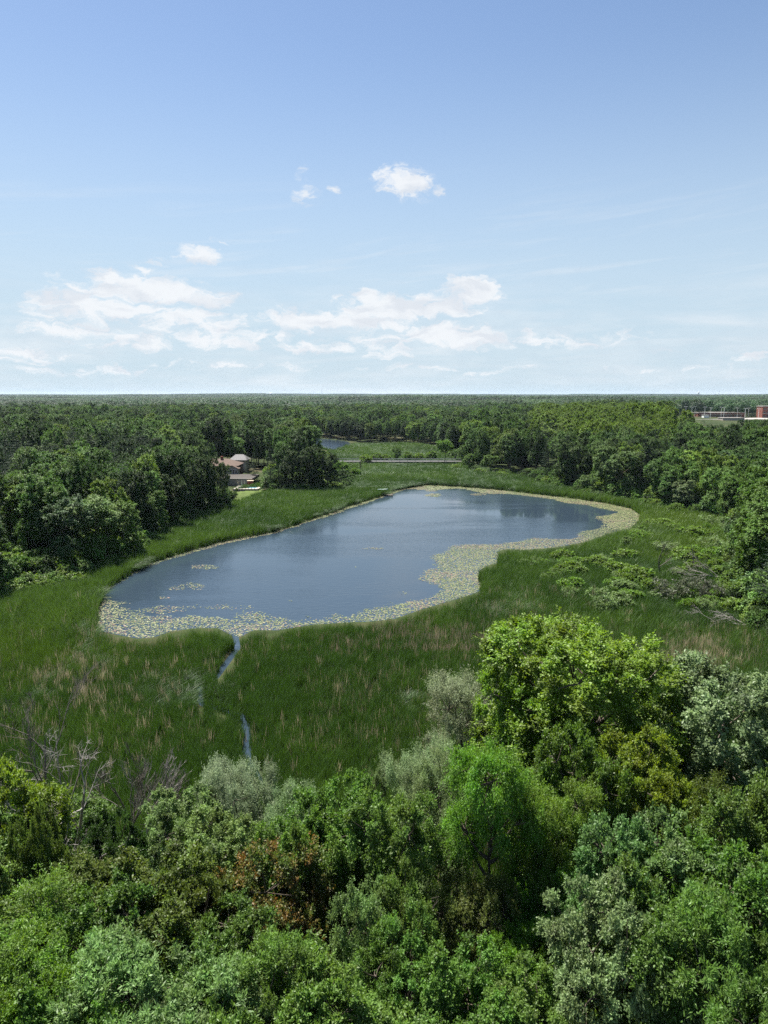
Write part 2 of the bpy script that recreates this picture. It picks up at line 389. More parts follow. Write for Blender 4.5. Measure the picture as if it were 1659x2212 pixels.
def ground_mat():
    m = mat('ground_soil'); t = NT(m)
    pos = t.n('ShaderNodeNewGeometry').outputs['Position']
    a = t.n('ShaderNodeTexNoise', {'Vector': pos, 'Scale': .35, 'Detail': 8.0, 'Roughness': .7}).outputs[0]
    b = t.n('ShaderNodeTexNoise', {'Vector': pos, 'Scale': .03, 'Detail': 4.0}).outputs[0]
    s = t.n('ShaderNodeMath', {0: a, 1: b}, operation='ADD').outputs[0]
    c = t.ramp(t.n('ShaderNodeMath', {0: s, 1: .5}, operation='MULTIPLY').outputs[0],
               [(.34, (.018, .024, .009)), (.48, (.03, .045, .013)), (.56, (.05, .05, .024)), (.66, (.095, .072, .045))])
    bp = t.n('ShaderNodeBump', {'Strength': .6, 'Distance': .4, 'Height': a})
    p = t.n('ShaderNodeBsdfPrincipled', {'Base Color': c, 'Roughness': .95, 'Specular IOR Level': .1, 'Normal': bp.outputs[0]})
    t.out(p.outputs[0]); return m
def water_mat(name='water', lo=.04, hi=.24):
    m = mat(name); t = NT(m)
    pos = t.n('ShaderNodeNewGeometry').outputs['Position']
    mp = t.n('ShaderNodeMapping', {'Vector': pos, 'Rotation': (0, 0, .35), 'Scale': (.55, 1.5, 1)}).outputs[0]
    r1 = t.n('ShaderNodeTexNoise', {'Vector': mp, 'Scale': .9, 'Detail': 4.0, 'Roughness': .6}).outputs[0]
    r2 = t.n('ShaderNodeTexNoise', {'Vector': mp, 'Scale': 3.2, 'Detail': 3.0, 'Roughness': .6}).outputs[0]
    h = t.n('ShaderNodeMath', {0: r2, 1: .18, 2: r1}, operation='MULTIPLY_ADD').outputs[0]
    mp2 = t.n('ShaderNodeMapping', {'Vector': pos, 'Rotation': (0, 0, .35), 'Scale': (.012, .04, 1)}).outputs[0]
    calm = t.n('ShaderNodeTexNoise', {'Vector': mp2, 'Scale': 1.0, 'Detail': 4.0, 'Roughness': .55, 'Distortion': .6}).outputs[0]
    st = t.n('ShaderNodeMapRange', {0: calm, 1: .36, 2: .62, 3: lo, 4: hi}, interpolation_type='SMOOTHSTEP').outputs[0]
    dv = t.n('ShaderNodeMapping', {'Vector': pos, 'Location': (62, 214, 0), 'Rotation': (0, 0, -.35), 'Scale': (46, 24, 1)}, vector_type='TEXTURE').outputs[0]
    dl = t.n('ShaderNodeVectorMath', {0: dv}, operation='LENGTH').outputs['Value']
    dn = t.n('ShaderNodeMath', {0: calm, 1: 1.2, 2: dl}, operation='MULTIPLY_ADD').outputs[0]
    lee = t.n('ShaderNodeMapRange', {0: dn, 1: .95, 2: 1.6, 3: .04, 4: 1.0}, interpolation_type='SMOOTHSTEP').outputs[0]   # sheltered by the wood
    st = t.n('ShaderNodeMath', {0: st, 1: lee}, operation='MULTIPLY').outputs[0]
    bp = t.n('ShaderNodeBump', {'Strength': st, 'Distance': .35, 'Height': h})
    p = t.n('ShaderNodeBsdfPrincipled', {'Base Color': (.024, .038, .054, 1), 'Roughness': .06, 'IOR': 1.33, 'Specular IOR Level': .5, 'Normal': bp.outputs[0]})
    t.out(p.outputs[0]); return m
def pad_mat():
    m = mat('lily_pad'); t = NT(m)
    lv = t.n('ShaderNodeAttribute', attribute_type='GEOMETRY', attribute_name='leafvar').outputs['Fac']
    c = t.ramp(lv, [(0.0, (.055, .085, .026)), (.35, (.125, .15, .055)), (.62, (.19, .205, .095)), (.80, (.225, .20, .13)), (1.0, (.16, .10, .08))])
    p = t.n('ShaderNodeBsdfPrincipled', {'Base Color': c, 'Roughness': .5, 'Specular IOR Level': .3})
    t.out(p.outputs[0]); return m
M['ground'] = ground_mat(); M['water'] = water_mat(); M['pondwater'] = water_mat('pond_water', .5, .9); M['pad'] = pad_mat()

# ------------------------------------------------------------------ ground sheet and water
def build_ground():
    fov = np.radians(np.arange(-36, 36.01, .3)); rest = np.radians(np.arange(42, 318.1, 6))
    A = np.concatenate([fov, rest])
    rr = [0.5]
    while rr[-1] < 16500:
        r = rr[-1]; rr.append(r+max(.5, r*(.007 if 55 < r < 300 else .012 if r < 700 else .04)))
    Rr = np.array(rr); nA, nR = len(A), len(Rr)
    X = Rr[:, None]*np.sin(A)[None]; Y = Rr[:, None]*np.cos(A)[None]
    Z = terrain(X.ravel(), Y.ravel())
    V = np.stack([X.ravel(), Y.ravel(), Z], 1)
    i = np.arange(nR-1)[:, None]*nA; j = np.arange(nA)[None]; k = (j+1) % nA
    Fc = np.stack([i+j, i+nA+j, i+nA+k, i+k], -1).reshape(-1, 4)
    V = np.vstack([V, [[0, 0, V[:nA, 2].mean()]]])
    o = obj('ground', new_mesh('ground', V, Fc, [M['ground']], smooth=True)); tag(o, 'dark marsh and woodland soil under the reeds and trees', None, kind='structure')
    if True:
        me = o.data
        if me.polygons[len(me.polygons)//2].normal.z < 0: me.flip_normals()
    return o
build_ground()
def flat(name, P, z, m, label=None):
    o = obj(name, new_mesh(name, [(x, y, z) for x, y in P], [tuple(range(len(P)))], [m])); o.data.update()
    if o.data.polygons[0].normal.z < 0: o.data.flip_normals()
    tag(o, label, None, kind='structure'); return o
flat('lake', [(-130, 45), (130, 45), (130, 300), (-130, 300)], 0.0, M['water'], 'rippled blue lake ringed by lily pads and reeds')
flat('pond', [(-90, 430), (0, 430), (0, 600), (-90, 600)], 0.0, M['pondwater'], 'small distant pond beyond the road')

# ------------------------------------------------------------------ foliage builders
def unit(a): return a/(np.linalg.norm(a, axis=-1, keepdims=True)+1e-9)
def leaf_quads(P, D, Nn, L, W, fold=.12):
    """one folded pointed leaf per row"""
    D = unit(D); S = unit(np.cross(D, Nn)); U = np.cross(S, D)
    L = np.asarray(L)[:, None]; W = np.asarray(W)[:, None]
    v0 = P; v2 = P+D*L; mid = P+D*L*.45
    v1 = mid+S*W*.5+U*W*fold; v3 = mid-S*W*.5+U*W*fold
    V = np.stack([v0, v1, v2, v3], 1).reshape(-1, 3)
    Fc = np.arange(len(P)*4).reshape(-1, 4)
    return V, Fc
def sphere_dirs(r, n, zmin=-.6):
    z = r.uniform(zmin, 1, n); a = r.uniform(0, 2*np.pi, n); s = np.sqrt(1-z*z)
    return np.stack([s*np.cos(a), s*np.sin(a), z], 1)

def tree_meshes(name, seed, H=16, R=5, cb=4.5, lobes=7, lobe_r=.46, clump_r=1.0, clumps=26, shoots=16, nl=12, leaf=(.17, .10), up=.55, out=.7, rnd=.6,
                nup=1.0, nrnd=.48, droop=.25, flatness=1.0, trunk_r=.24, limb_tubes=True, twigs=True, lm='leaf', fold=.12, top=.62, dome=0.0, lvs=.16):
    r = np.random.default_rng(seed)
    cz0, cz1 = cb, H
    ch = cz1-cz0
    # lobes: sub-crowns
    lc, lr = [], []
    for i in range(lobes):
        if i == 0: p = np.array([r.normal(0, .06)*R, r.normal(0, .06)*R, cz0+ch*top]); q = lobe_r*1.15
        else:
            a = i*2.4+r.uniform(-.5, .5); f = r.uniform(.35, .62); hz = r.uniform(.22, .72)
            p = np.array([math.cos(a)*f*R, math.sin(a)*f*R, cz0+ch*hz]); q = lobe_r*r.uniform(.7, 1.05)
        lc.append(p); lr.append(q*R)
    lc = np.array(lc); lr = np.array(lr)
    vs_ = np.clip(ch/(2*R), .55, 1.25)*flatness
    C, O, Ri = [], [], []
    for i in range(lobes):
        d = sphere_dirs(r, clumps, -.75)
        p = lc[i]+d*lr[i]*np.array([1, 1, vs_])*r.uniform(.72, 1.05, (clumps, 1))
        ok = np.ones(clumps, bool)
        for j in range(lobes):
            if j == i: continue
            ok &= np.linalg.norm((p-lc[j])/np.array([1, 1, vs_]), axis=1) > lr[j]*.72
        ok &= p[:, 2] < H*1.0
        C.append(p[ok]); O.append(d[ok]); Ri.append(np.full(ok.sum(), i))
    C = np.concatenate(C); O = np.concatenate(O); Ri = np.concatenate(Ri)
    nc = len(C); rc = clump_r*r.uniform(.7, 1.3, nc)
    # stretch the clumps so that the crown fills its height and width
    kz = (H-clump_r*.85-cz0)/(C[:, 2].max()-cz0); kr = (R-clump_r*.5)/np.percentile(np.hypot(C[:, 0], C[:, 1]), 97)
    for q in (C, lc): q[:, 2] = cz0+(q[:, 2]-cz0)*kz; q[:, :2] *= kr
    lr = lr*max(kz, kr)
    # shoots
    ci = np.repeat(np.arange(nc), shoots); S = len(ci)
    sd = unit(O[ci]*out+np.array([0, 0, up])+r.normal(0, rnd, (S, 3)))
    sd[:, 2] *= flatness; sd = unit(sd)
    sl = rc[ci]*r.uniform(.6, 1.15, S)
    ss = C[ci]+r.normal(0, .22, (S, 3))*rc[ci][:, None]*np.array([1, 1, flatness])
    si = np.repeat(np.arange(S), nl); T = np.tile((np.arange(nl)+.5)/nl, S)+r.uniform(-.04, .04, S*nl)
    P = ss[si]+sd[si]*(sl[si]*T)[:, None]; P[:, 2] -= droop*sl[si]*T*T
    n = len(P)
    P += r.normal(0, .05, (n, 3))*clump_r
    cen = np.array([0, 0, cz0+(H-cz0)*.35]); Nn = unit(np.array([0, 0, nup])+O[ci][si]*.35+unit(C-cen)[ci][si]*dome+r.normal(0, nrnd, (n, 3)))
    D = unit(sd[si]*.6+r.normal(0, .6, (n, 3))); D[:, 2] -= .2
    L = leaf[0]*r.uniform(.65, 1.35, n); W = leaf[1]*r.uniform(.7, 1.3, n)
    V, Fc = leaf_quads(P, D, Nn, L, W, fold)
    lv = np.clip(.5+r.normal(0, lvs, n)+np.repeat(r.normal(0, .13, nc), shoots)[si], 0, 1)
    crown = new_mesh(name+'_crown', V, Fc, [M[lm]], {'leafvar': ('FACE', 'FLOAT', lv)})
    # wood
    paths = []
    zt_ = cz0+ch*top*.9
    k = 7; tz = np.linspace(-.4, zt_, k); wob = np.cumsum(r.normal(0, .16, (k, 2)), axis=0)*H/16
    wob -= wob[0]
    TP = np.column_stack([wob, tz]); paths.append((TP, trunk_r*(1.25-np.linspace(0, 1, k)*1.0)))
    def on_trunk(z):
        return np.array([np.interp(z, tz, TP[:, 0]), np.interp(z, tz, TP[:, 1]), z])
    if limb_tubes:
        for i in range(1, lobes):
            z0 = max(cz0*.55, min(lc[i][2]-lr[i]*.9, zt_*.9)); a = on_trunk(z0); b = lc[i]
            t = np.linspace(0, 1, 6)[:, None]; mid = (a+b)/2+np.array([0, 0, -.12*np.linalg.norm(b-a)])+r.normal(0, .2, 3)
            paths.append(((1-t)**2*a+2*t*(1-t)*mid+t*t*b, trunk_r*.5*(1-.7*t[:, 0])))
        if twigs:
            for c in r.permutation(nc)[:min(nc, 70)]:
                a = lc[Ri[c]]; b = C[c]+O[c]*rc[c]*.3; t = np.linspace(0, 1, 4)[:, None]
                paths.append((a*(1-t)+b*t+np.sin(t*np.pi)*r.normal(0, .12, 3), trunk_r*.2*(1-.7*t[:, 0])))
    V, Fc = tube_np(paths, 6 if limb_tubes else 5)
    trunk = new_mesh(name+'_trunk', V, Fc, [M['bark']], smooth=True)
    return trunk, crown

def conifer_meshes(name, seed, H=18, R=3.2, cb=1.2, whorls=24, per=9, nb=26, leaf=(.42, .13), droop=.25, power=.85, lm='leaf_mid'):
    r = np.random.default_rng(seed); PP, DD, NN, paths = [], [], [], []
    paths.append((np.array([[0, 0, -.4], [0.05, 0, H*.5], [0, .05, H]]), np.array([.26, .15, .02])))
    for w in range(whorls):
        f = (w+.5)/whorls; z = cb+(H-cb)*f; L = R*(1-f)**power*r.uniform(.75, 1.1)+.12
        for b in range(per):
            a = r.uniform(0, 2*np.pi); Lb = L*r.uniform(.7, 1.12); d = np.array([math.cos(a), math.sin(a), 0])
            m = max(4, int(nb*Lb/R)+3); t = np.sqrt(r.uniform(.04, 1, m))
            p = np.array([0, 0, z])+d*(Lb*t)[:, None]; p[:, 2] += .12*Lb*t-droop*Lb*t*t*1.6
            side = np.array([-d[1], d[0], 0]); p += side*(r.normal(0, .16, m)*Lb*(1-.5*t))[:, None]; p[:, 2] += r.normal(0, .06, m)
            PP.append(p); DD.append(unit(d+side*r.normal(0, .6, m)[:, None]+np.array([0, 0, -.15]))); NN.append(unit(d*.7+np.array([0, 0, .7])+r.normal(0, .7, (m, 3))))
    P = np.concatenate(PP); n = len(P)
    V, Fc = leaf_quads(P, np.concatenate(DD), np.concatenate(NN), leaf[0]*r.uniform(.7, 1.3, n), leaf[1]*r.uniform(.7, 1.3, n))
    crown = new_mesh(name+'_crown', V, Fc, [M[lm]], {'leafvar': ('FACE', 'FLOAT', np.clip(r.normal(.5, .18, n), 0, 1))})
    V, Fc = tube_np(paths, 6); return new_mesh(name+'_trunk', V, Fc, [M['bark']], smooth=True), crown

def bare_paths(seed, H=11, lean=(0, 0), r0=.16, depth=4, spread=.55, nb=(3, 5), first=.3):
    r = np.random.default_rng(seed); out = []
    def grow(p, d, L, rad, lvl):
        k = 6; P = [p]; dd = d.copy()
        for i in range(k-1):
            dd = unit(dd+r.normal(0, .10, 3)+np.array([0, 0, .03])); P.append(P[-1]+dd*L/(k-1))
        P = np.array(P); rr = rad*(1-.72*np.linspace(0, 1, k)); out.append((P, rr, lvl))
        if lvl >= depth: return
        m = r.integers(nb[0], nb[1]+1)
        for j in range(m):
            t = r.uniform(first if lvl == 0 else .2, .95); i = min(int(t*(k-1)), k-2); f = t*(k-1)-i
            q = P[i]*(1-f)+P[i+1]*f; a = unit(np.cross(dd, r.normal(0, 1, 3))); nd_ = unit(dd*math.cos(spread*r.uniform(.7, 1.4))+a*math.sin(spread*r.uniform(.8, 1.4))+np.array([0, 0, .12]))
            grow(q, nd_, L*r.uniform(.42, .7)*(1.1-.5*t), max(rr[i]*.62, .014), lvl+1)
    grow(np.array([0, 0, -.3]), unit(np.array([lean[0], lean[1], 1.0])), H, r0, 0)
    return out
def bare_tree(name, seed, m, **k):
    """trunk mesh and branch mesh of a leafless tree"""
    P = bare_paths(seed, **k)
    a = tube_np([(p, r) for p, r, l in P if l == 0], 7); b = tube_np([(p, r) for p, r, l in P if l > 0], 4)
    return new_mesh(name+'_trunk', a[0], a[1], [M[m]], smooth=True), new_mesh(name+'_branches', b[0], b[1], [M[m]], smooth=True)

def put_tree(name, label, cat, meshes, x, y, z, sxy, sz, rz, tint, group=None, crown='crown', tilt=(0, 0)):
    e = thing(name, label, cat, (x, y, z), rz, group); e.rotation_euler = (tilt[0], tilt[1], rz)
    e.scale = (sxy, sxy, sz)
    a = obj('trunk', meshes[0], e); b = obj(crown, meshes[1], e); b.color = (*tint, 1); a.color = (1, 1, 1, 1)
    return e

# ---- colours of the living foliage
LIME = (.128, .196, .025); GREEN = (.096, .168, .033); MID = (.077, .138, .027); DARK = (.034, .062, .014); SILVER = (.182, .232, .118); PALE = (.130, .198, .066)
OLIVE = (.084, .120, .027); BRIGHT = (.102, .196, .026); BLUEG = (.098, .162, .050); GREY = (.148, .200, .088)

# ---- near prototypes, leaf by leaf
NEAR = {
 'broad_a': tree_meshes('broad_a', 11, 16, 5, 3.0, 14, .34, .78, 26, 20, 11, (.20, .125), rnd=.5, up=.35, out=.85, flatness=.8),
 'broad_b': tree_meshes('broad_b', 23, 16, 5, 2.5, 16, .31, .75, 24, 20, 11, (.20, .12), up=.45, rnd=.5),
 'broad_c': tree_meshes('broad_c', 37, 16, 5, 3.5, 12, .37, .85, 28, 20, 11, (.22, .13), rnd=.5, up=.35, out=.85, flatness=.8),
 'big':     tree_meshes('big', 41, 20, 6.5, 3.5, 24, .25, .85, 22, 27, 12, (.17, .11), up=.5, rnd=.5, trunk_r=.36),
 'silver_a': tree_meshes('silver_a', 53, 14, 4.5, 2.0, 13, .34, .95, 22, 24, 14, (.17, .055), up=1.0, out=.55, rnd=.4, nrnd=1.0, droop=.05),
 'silver_b': tree_meshes('silver_b', 67, 14, 4.5, 1.6, 14, .31, .85, 22, 24, 14, (.16, .05), up=.9, out=.6, rnd=.42, nrnd=1.0, droop=.05),
 'layer_a': tree_meshes('layer_a', 71, 15, 5, 3.5, 14, .34, 1.15, 24, 20, 15, (.19, .07), up=.15, out=.9, rnd=.5, nup=1.3, nrnd=.45, droop=.35, flatness=.6),
 'layer_c': tree_meshes('layer_c', 73, 17, 5, 8.0, 13, .36, 1.05, 24, 20, 15, (.19, .075), up=.2, out=.9, rnd=.5, nup=1.3, nrnd=.45, droop=.35, flatness=.65, trunk_r=.3),
 'layer_b': tree_meshes('layer_b', 83, 13, 5, 2.0, 14, .34, .95, 26, 20, 15, (.24, .075), up=.25, out=.9, rnd=.5, nup=1.1, nrnd=.5, droop=.5, flatness=.7),
 'rust':    tree_meshes('rust', 97, 13, 5, 2.5, 14, .33, .78, 24, 18, 11, (.19, .11), rnd=.5, lm='leaf_rust'),
 'fine':    tree_meshes('fine', 101, 12, 4, 1.5, 14, .34, .62, 24, 22, 11, (.15, .08), up=.6, rnd=.5),
 'bush':    tree_meshes('bush', 113, 4, 2.6, .25, 7, .45, .6, 20, 12, 10, (.17, .10), trunk_r=.07, limb_tubes=True, twigs=False),
}
NH = {'broad_a': (16, 5), 'broad_b': (16, 5), 'broad_c': (16, 5), 'big': (20, 6.5), 'silver_a': (14, 4.5), 'silver_b': (14, 4.5), 'layer_a': (15, 5), 'layer_b': (13, 5), 'layer_c': (17, 5),
      'rust': (13, 5), 'fine': (12, 4), 'bush': (4, 2.6)}

# ------------------------------------------------------------------ the wood in the foreground, tree by tree
# picture u and v of the crown's top, crown width in picture units, height in metres, build, colour, label
FG = [
 (1275,1352,430,20,'big',LIME,'tall yellow-green broadleaf tree, biggest crown in front of the reed bed','tree'),
 (1125,1442,190,17,'broad_a',LIME,'yellow-green tree leaning out left of the biggest yellow-green crown','tree'),
 (1010,1446,190,14,'silver_a',SILVER,'grey-green willow with dark forked stems left of the biggest tree','willow'),
 (1580,1440,330,19,'broad_b',GREY,'tall grey-green poplar against the right frame edge above the reeds','poplar'),
 (1462,1530,130,12,'fine',BRIGHT,'small bright green tree between the biggest tree and the grey-green poplar','tree'),
 (1065,1604,190,17.5,'layer_c',BRIGHT,'bright green layered tree on a long dark bare trunk','tree'),
 (1195,1690,190,15,'layer_a',BRIGHT,'bright green spreading tree below the biggest yellow-green crown','tree'),
 (905,1603,150,13,'silver_a',SILVER,'pale willow standing at the reed edge left of the long dark trunk','willow'),
 (950,1650,190,13,'silver_b',GREY,'broad grey-green willow right in front of the pale reed-edge willow','willow'),
 (808,1655,48,9,'fine',GREY,'small round pale bush-like tree alone at the reed edge','small tree'),
 (515,1640,160,13,'silver_a',(.20,.235,.15),'whitish silver poplar, palest crown at the reed edge','poplar'),
 (625,1692,170,12,'silver_b',SILVER,'low silvery willow right of the palest poplar','willow'),
 (400,1722,170,12,'broad_a',PALE,'pale green tree beside the leafless trunks','tree'),
 (470,1768,200,12.5,'broad_b',PALE,'pale green rounded tree under the palest poplar','tree'),
 (735,1690,190,14,'broad_c',GREEN,'green broadleaf tree behind the reddish crown, at the reed edge','tree'),
 (838,1712,210,14.5,'broad_a',GREEN,'large green broadleaf tree in the middle of the foreground wood','tree'),
 (640,1765,170,13,'broad_b',GREEN,'green tree just above the reddish crown','tree'),
 (585,1832,270,13,'rust',OLIVE,'olive tree with rust-red withered leaves','tree'),
 (8,1668,215,15,'broad_c',LIME,'yellow-green oak at the left frame edge beside the dead trees','oak'),
 (72,1748,100,14,'broad_b',OLIVE,'olive oak in front of the leftmost dead trees','oak'),
 (240,1772,125,12,'broad_a',DARK,'small dark oak right of the grey dead trunk','oak'),
 (185,1868,190,12.5,'broad_c',OLIVE,'low olive oak under the dark oak','oak'),
 (340,1872,260,13,'broad_b',(.075,.115,.018),'glossy yellow-green oak left of the rust-red tree','oak'),
 (180,1925,240,13,'broad_a',MID,'mid green broad tree in the lower left','tree'),
 (50,1955,270,14,'layer_a',BRIGHT,'bright green feathery tree at the left frame edge','tree'),
 (330,2052,340,13,'layer_b',PALE,'pale long-leaved sumac-like tree along the lower left edge','tree'),
 (560,2078,250,12.5,'layer_b',GREEN,'green long-leaved tree at the bottom, left of centre','tree'),
 (690,2090,230,12,'broad_c',GREEN,'green tree at the bottom centre','tree'),
 (792,1892,160,12.5,'fine',PALE,'fine-leaved pale green tree left of centre gap','tree'),
 (888,1895,150,12.5,'fine',GREEN,'fine-leaved green tree beside the dark gap','tree'),
 (880,2005,190,12,'fine',GREEN,'low fine-leaved tree below the dark gap','tree'),
 (1040,1908,150,11,'fine',(.095,.135,.035),'small yellow-green tree on a thin stem inside the dark gap','tree'),
 (1180,1885,150,11,'layer_b',BRIGHT,'small bright lime tree right of the dark gap','tree'),
 (1165,2005,150,10,'layer_b',BRIGHT,'low bright lime tree above the brushwood','tree'),
 (1345,1795,210,15,'broad_c',BLUEG,'blue-green tree right of the spreading bright green tree','tree'),
 (1500,1792,270,15,'broad_a',BLUEG,'broad blue-green tree under the grey-green poplar','tree'),
 (1425,1868,220,14.5,'broad_b',GREEN,'dense green tree in the right foreground','tree'),
 (1610,1842,270,15.5,'broad_c',MID,'mid green tree touching the right frame edge','tree'),
 (1300,1942,220,14,'broad_a',GREY,'grey-green tree above the bare brushwood','tree'),
 (1455,1975,250,14,'broad_c',MID,'wide green tree in the lower right','tree'),
 (1610,1985,300,15,'layer_b',GREEN,'green long-leaved tree in the lower right corner','tree'),
 (1020,2075,220,11.5,'broad_b',GREEN,'green tree at the bottom, right of centre','tree'),
 (1160,2120,200,11,'broad_a',GREEN,'low green tree at the bottom beside the bare brushwood','tree'),
 (1570,2130,200,12,'layer_b',PALE,'pale green tree at the bottom right corner','tree'),
 (1330,2168,220,10,'fine',PALE,'pale green crown at the bottom edge under the bare brushwood','tree'),
 (1500,1682,220,14,'silver_b',OLIVE,'grey-olive fine-leaved tree under the poplar','tree'),
 (1310,1668,170,13.5,'silver_b',(.07,.088,.035),'small grey-olive tree under the biggest crown','tree'),
 (140,2120,240,12.5,'broad_b',GREEN,'green tree at the bottom left','tree'),
 (20,2105,220,13,'layer_a',(.085,.15,.02),'yellow-green feathery crown in the bottom left corner','tree'),
 (470,1985,220,12,'broad_a',MID,'shaded green tree below the rust-red tree','tree'),
 (440,1900,180,12,'broad_c',(.07,.11,.02),'yellow-green crown touching the rust-red tree','tree'),
 (770,2165,240,11,'broad_c',GREEN,'green crown cut by the bottom frame edge at centre','tree'),
 (430,2170,260,11.5,'layer_b',PALE,'pale long-leaved crown cut by the bottom frame edge','tree'),
 (925,2165,200,10.5,'fine',MID,'fine-leaved crown at the bottom edge near the brushwood','tree'),
 (1670,1690,240,17,'broad_b',MID,'dark green tree cut by the right frame edge','tree'),
 (1250,1585,190,16.5,'broad_c',(.075,.125,.02),'green understorey tree under the biggest yellow-green crown','tree'),
 (1400,1600,200,16,'broad_a',LIME,'yellow-green side crown right below the biggest tree','tree'),
 # just outside the frame, where the wood goes on
 (1790,1480,260,17,'broad_b',GREEN,'green tree just beyond the right frame edge under the poplar','tree'), (1800,1700,280,16,'broad_c',MID,'mid green tree just beyond the right frame edge, halfway down','tree'),
 (1830,1900,320,15,'broad_a',GREEN,'green tree just beyond the lower right frame edge','tree'), (1800,2110,300,13,'layer_b',GREEN,'long-leaved tree just beyond the bottom right corner','tree'),
 (-130,1740,260,15,'broad_a',GREEN,'green tree just beyond the left frame edge by the dead trees','tree'), (-150,1960,320,14,'broad_b',MID,'mid green tree just beyond the lower left frame edge','tree'),
 (1960,1600,260,17,'broad_a',MID,'second tree out beyond the right frame edge','tree'), (1980,1850,300,15,'broad_b',GREEN,'outermost tree beyond the lower right frame edge','tree'),
]
fg_xy = []
for i, (u, v, w, H, kind, tint, lab, cat) in enumerate(FG):
    H0, R0 = NH[kind]
    g = 1.0
    for _ in range(3):
        p = at(u, v, g+H*.97); g = float(terrain(p[0], p[1]))
    slant = math.hypot(p[1], CAM_H-p[2]+2)
    rad = w/F*slant/2*1.08
    r = random.Random(100+i)
    put_tree(cat.replace(' ', '_') if cat != 'tree' else 'broadleaf_tree', lab, cat, NEAR[kind], p[0], p[1], g, rad/R0*.97, H/H0, r.uniform(0, 6.28), tuple(c*r.uniform(.92, 1.08) for c in tint))
    fg_xy.append((p[0], p[1], rad))
FGA = np.array(fg_xy)

# low bushes on the forest floor between them
def floor_bushes():
    r = random.Random(5); n = 0; spots = []
    for _ in range(4000):
        if n >= 46: break
        u, v = r.uniform(-40, 1700), r.uniform(1750, 2230); h = r.uniform(1.6, 4.2)
        p = at(u, v, 3.0); g = float(terrain(p[0], p[1])); h = min(h, 4)
        if p[1] < 14 or np.min(np.hypot(FGA[:, 0]-p[0], FGA[:, 1]-p[1])-FGA[:, 2]*.35) < .3: continue
        t = r.choice([GREEN, MID, BRIGHT, PALE, OLIVE])
        spots.append((u, p, g, r.uniform(.6, 1.1), h/4, r.uniform(0, 6.28), t)); n += 1
    for q, (u, p, g, a, b, c, t) in enumerate(sorted(spots, key=lambda e: e[0])):
        put_tree('understorey_bush', 'leafy bush half hidden under the foreground trees, %s from the left' % ordinal(q), 'bush', NEAR['bush'], p[0], p[1], g, a, b, c, t, group='bushes under the foreground wood')
floor_bushes()

# dead trees and brushwood
def dead(u, v, H, seed, m, lab, lean=(0, 0), r0=.15, name='dead_tree', cat='dead tree', group=None, **k):
    p = at(u, v, .3+H*.95)
    g = float(terrain(p[0], p[1])); p = at(u, v, g+H*.95)
    me = bare_tree(name, seed, m, H=H, lean=lean, r0=r0, **k)
    return put_tree(name, lab, cat, me, p[0]-lean[0]*H, p[1]-lean[1]*H, g, 1, 1, 0, (1, 1, 1), crown='branches', group=group)
dead(176,1630,13,3,'dead','tall grey dead tree with long bare limbs reaching right', (.06, 0), .24, spread=.75)
dead(116,1598,13,5,'darkdead','dark leafless tree left of the tall grey dead one', (.02, .02), .18, spread=.45)
dead(66,1618,10,8,'dead','leaning pale dead tree nearest the left frame edge', (-.07, 0), .17, spread=.5)
dead(262,1684,8,13,'darkdead','thin dark leafless sapling right of the tall grey dead tree', (.03, 0), .14, spread=.35)
dead(279,1672,8.5,17,'darkdead','slender dark leafless tree in the middle of the bare cluster', (-.02, 0), .14, spread=.4)
dead(314,1690,9.5,21,'darkdead','dark double-forked leafless tree beside the pale green tree', (.02, 0), .18, spread=.45)
dead(368,1676,9.5,25,'dead','pale dead stem slanting right into the pale green tree', (.3, 0), .15, spread=.35)
for k, (u, v, h, lab) in enumerate([(1345,2085,7,'mound of bare grey brushwood at the bottom, right of centre'), (1410,2045,8,'taller bare grey shrub beside the brushwood mound'),
        (1265,2120,6,'small bare shrub left of the brushwood mound'), (1000,1935,7,'tangle of bare brown twigs in the dark gap'), (1075,1965,5.5,'low bare twigs under the small yellow-green tree')]):
    dead(u, v, h, 40+k, 'dead' if k < 3 else 'darkdead', lab, (0, 0), .07, 'bare_shrub', 'shrub', nb=(5, 7), spread=.7, first=.05, depth=3)

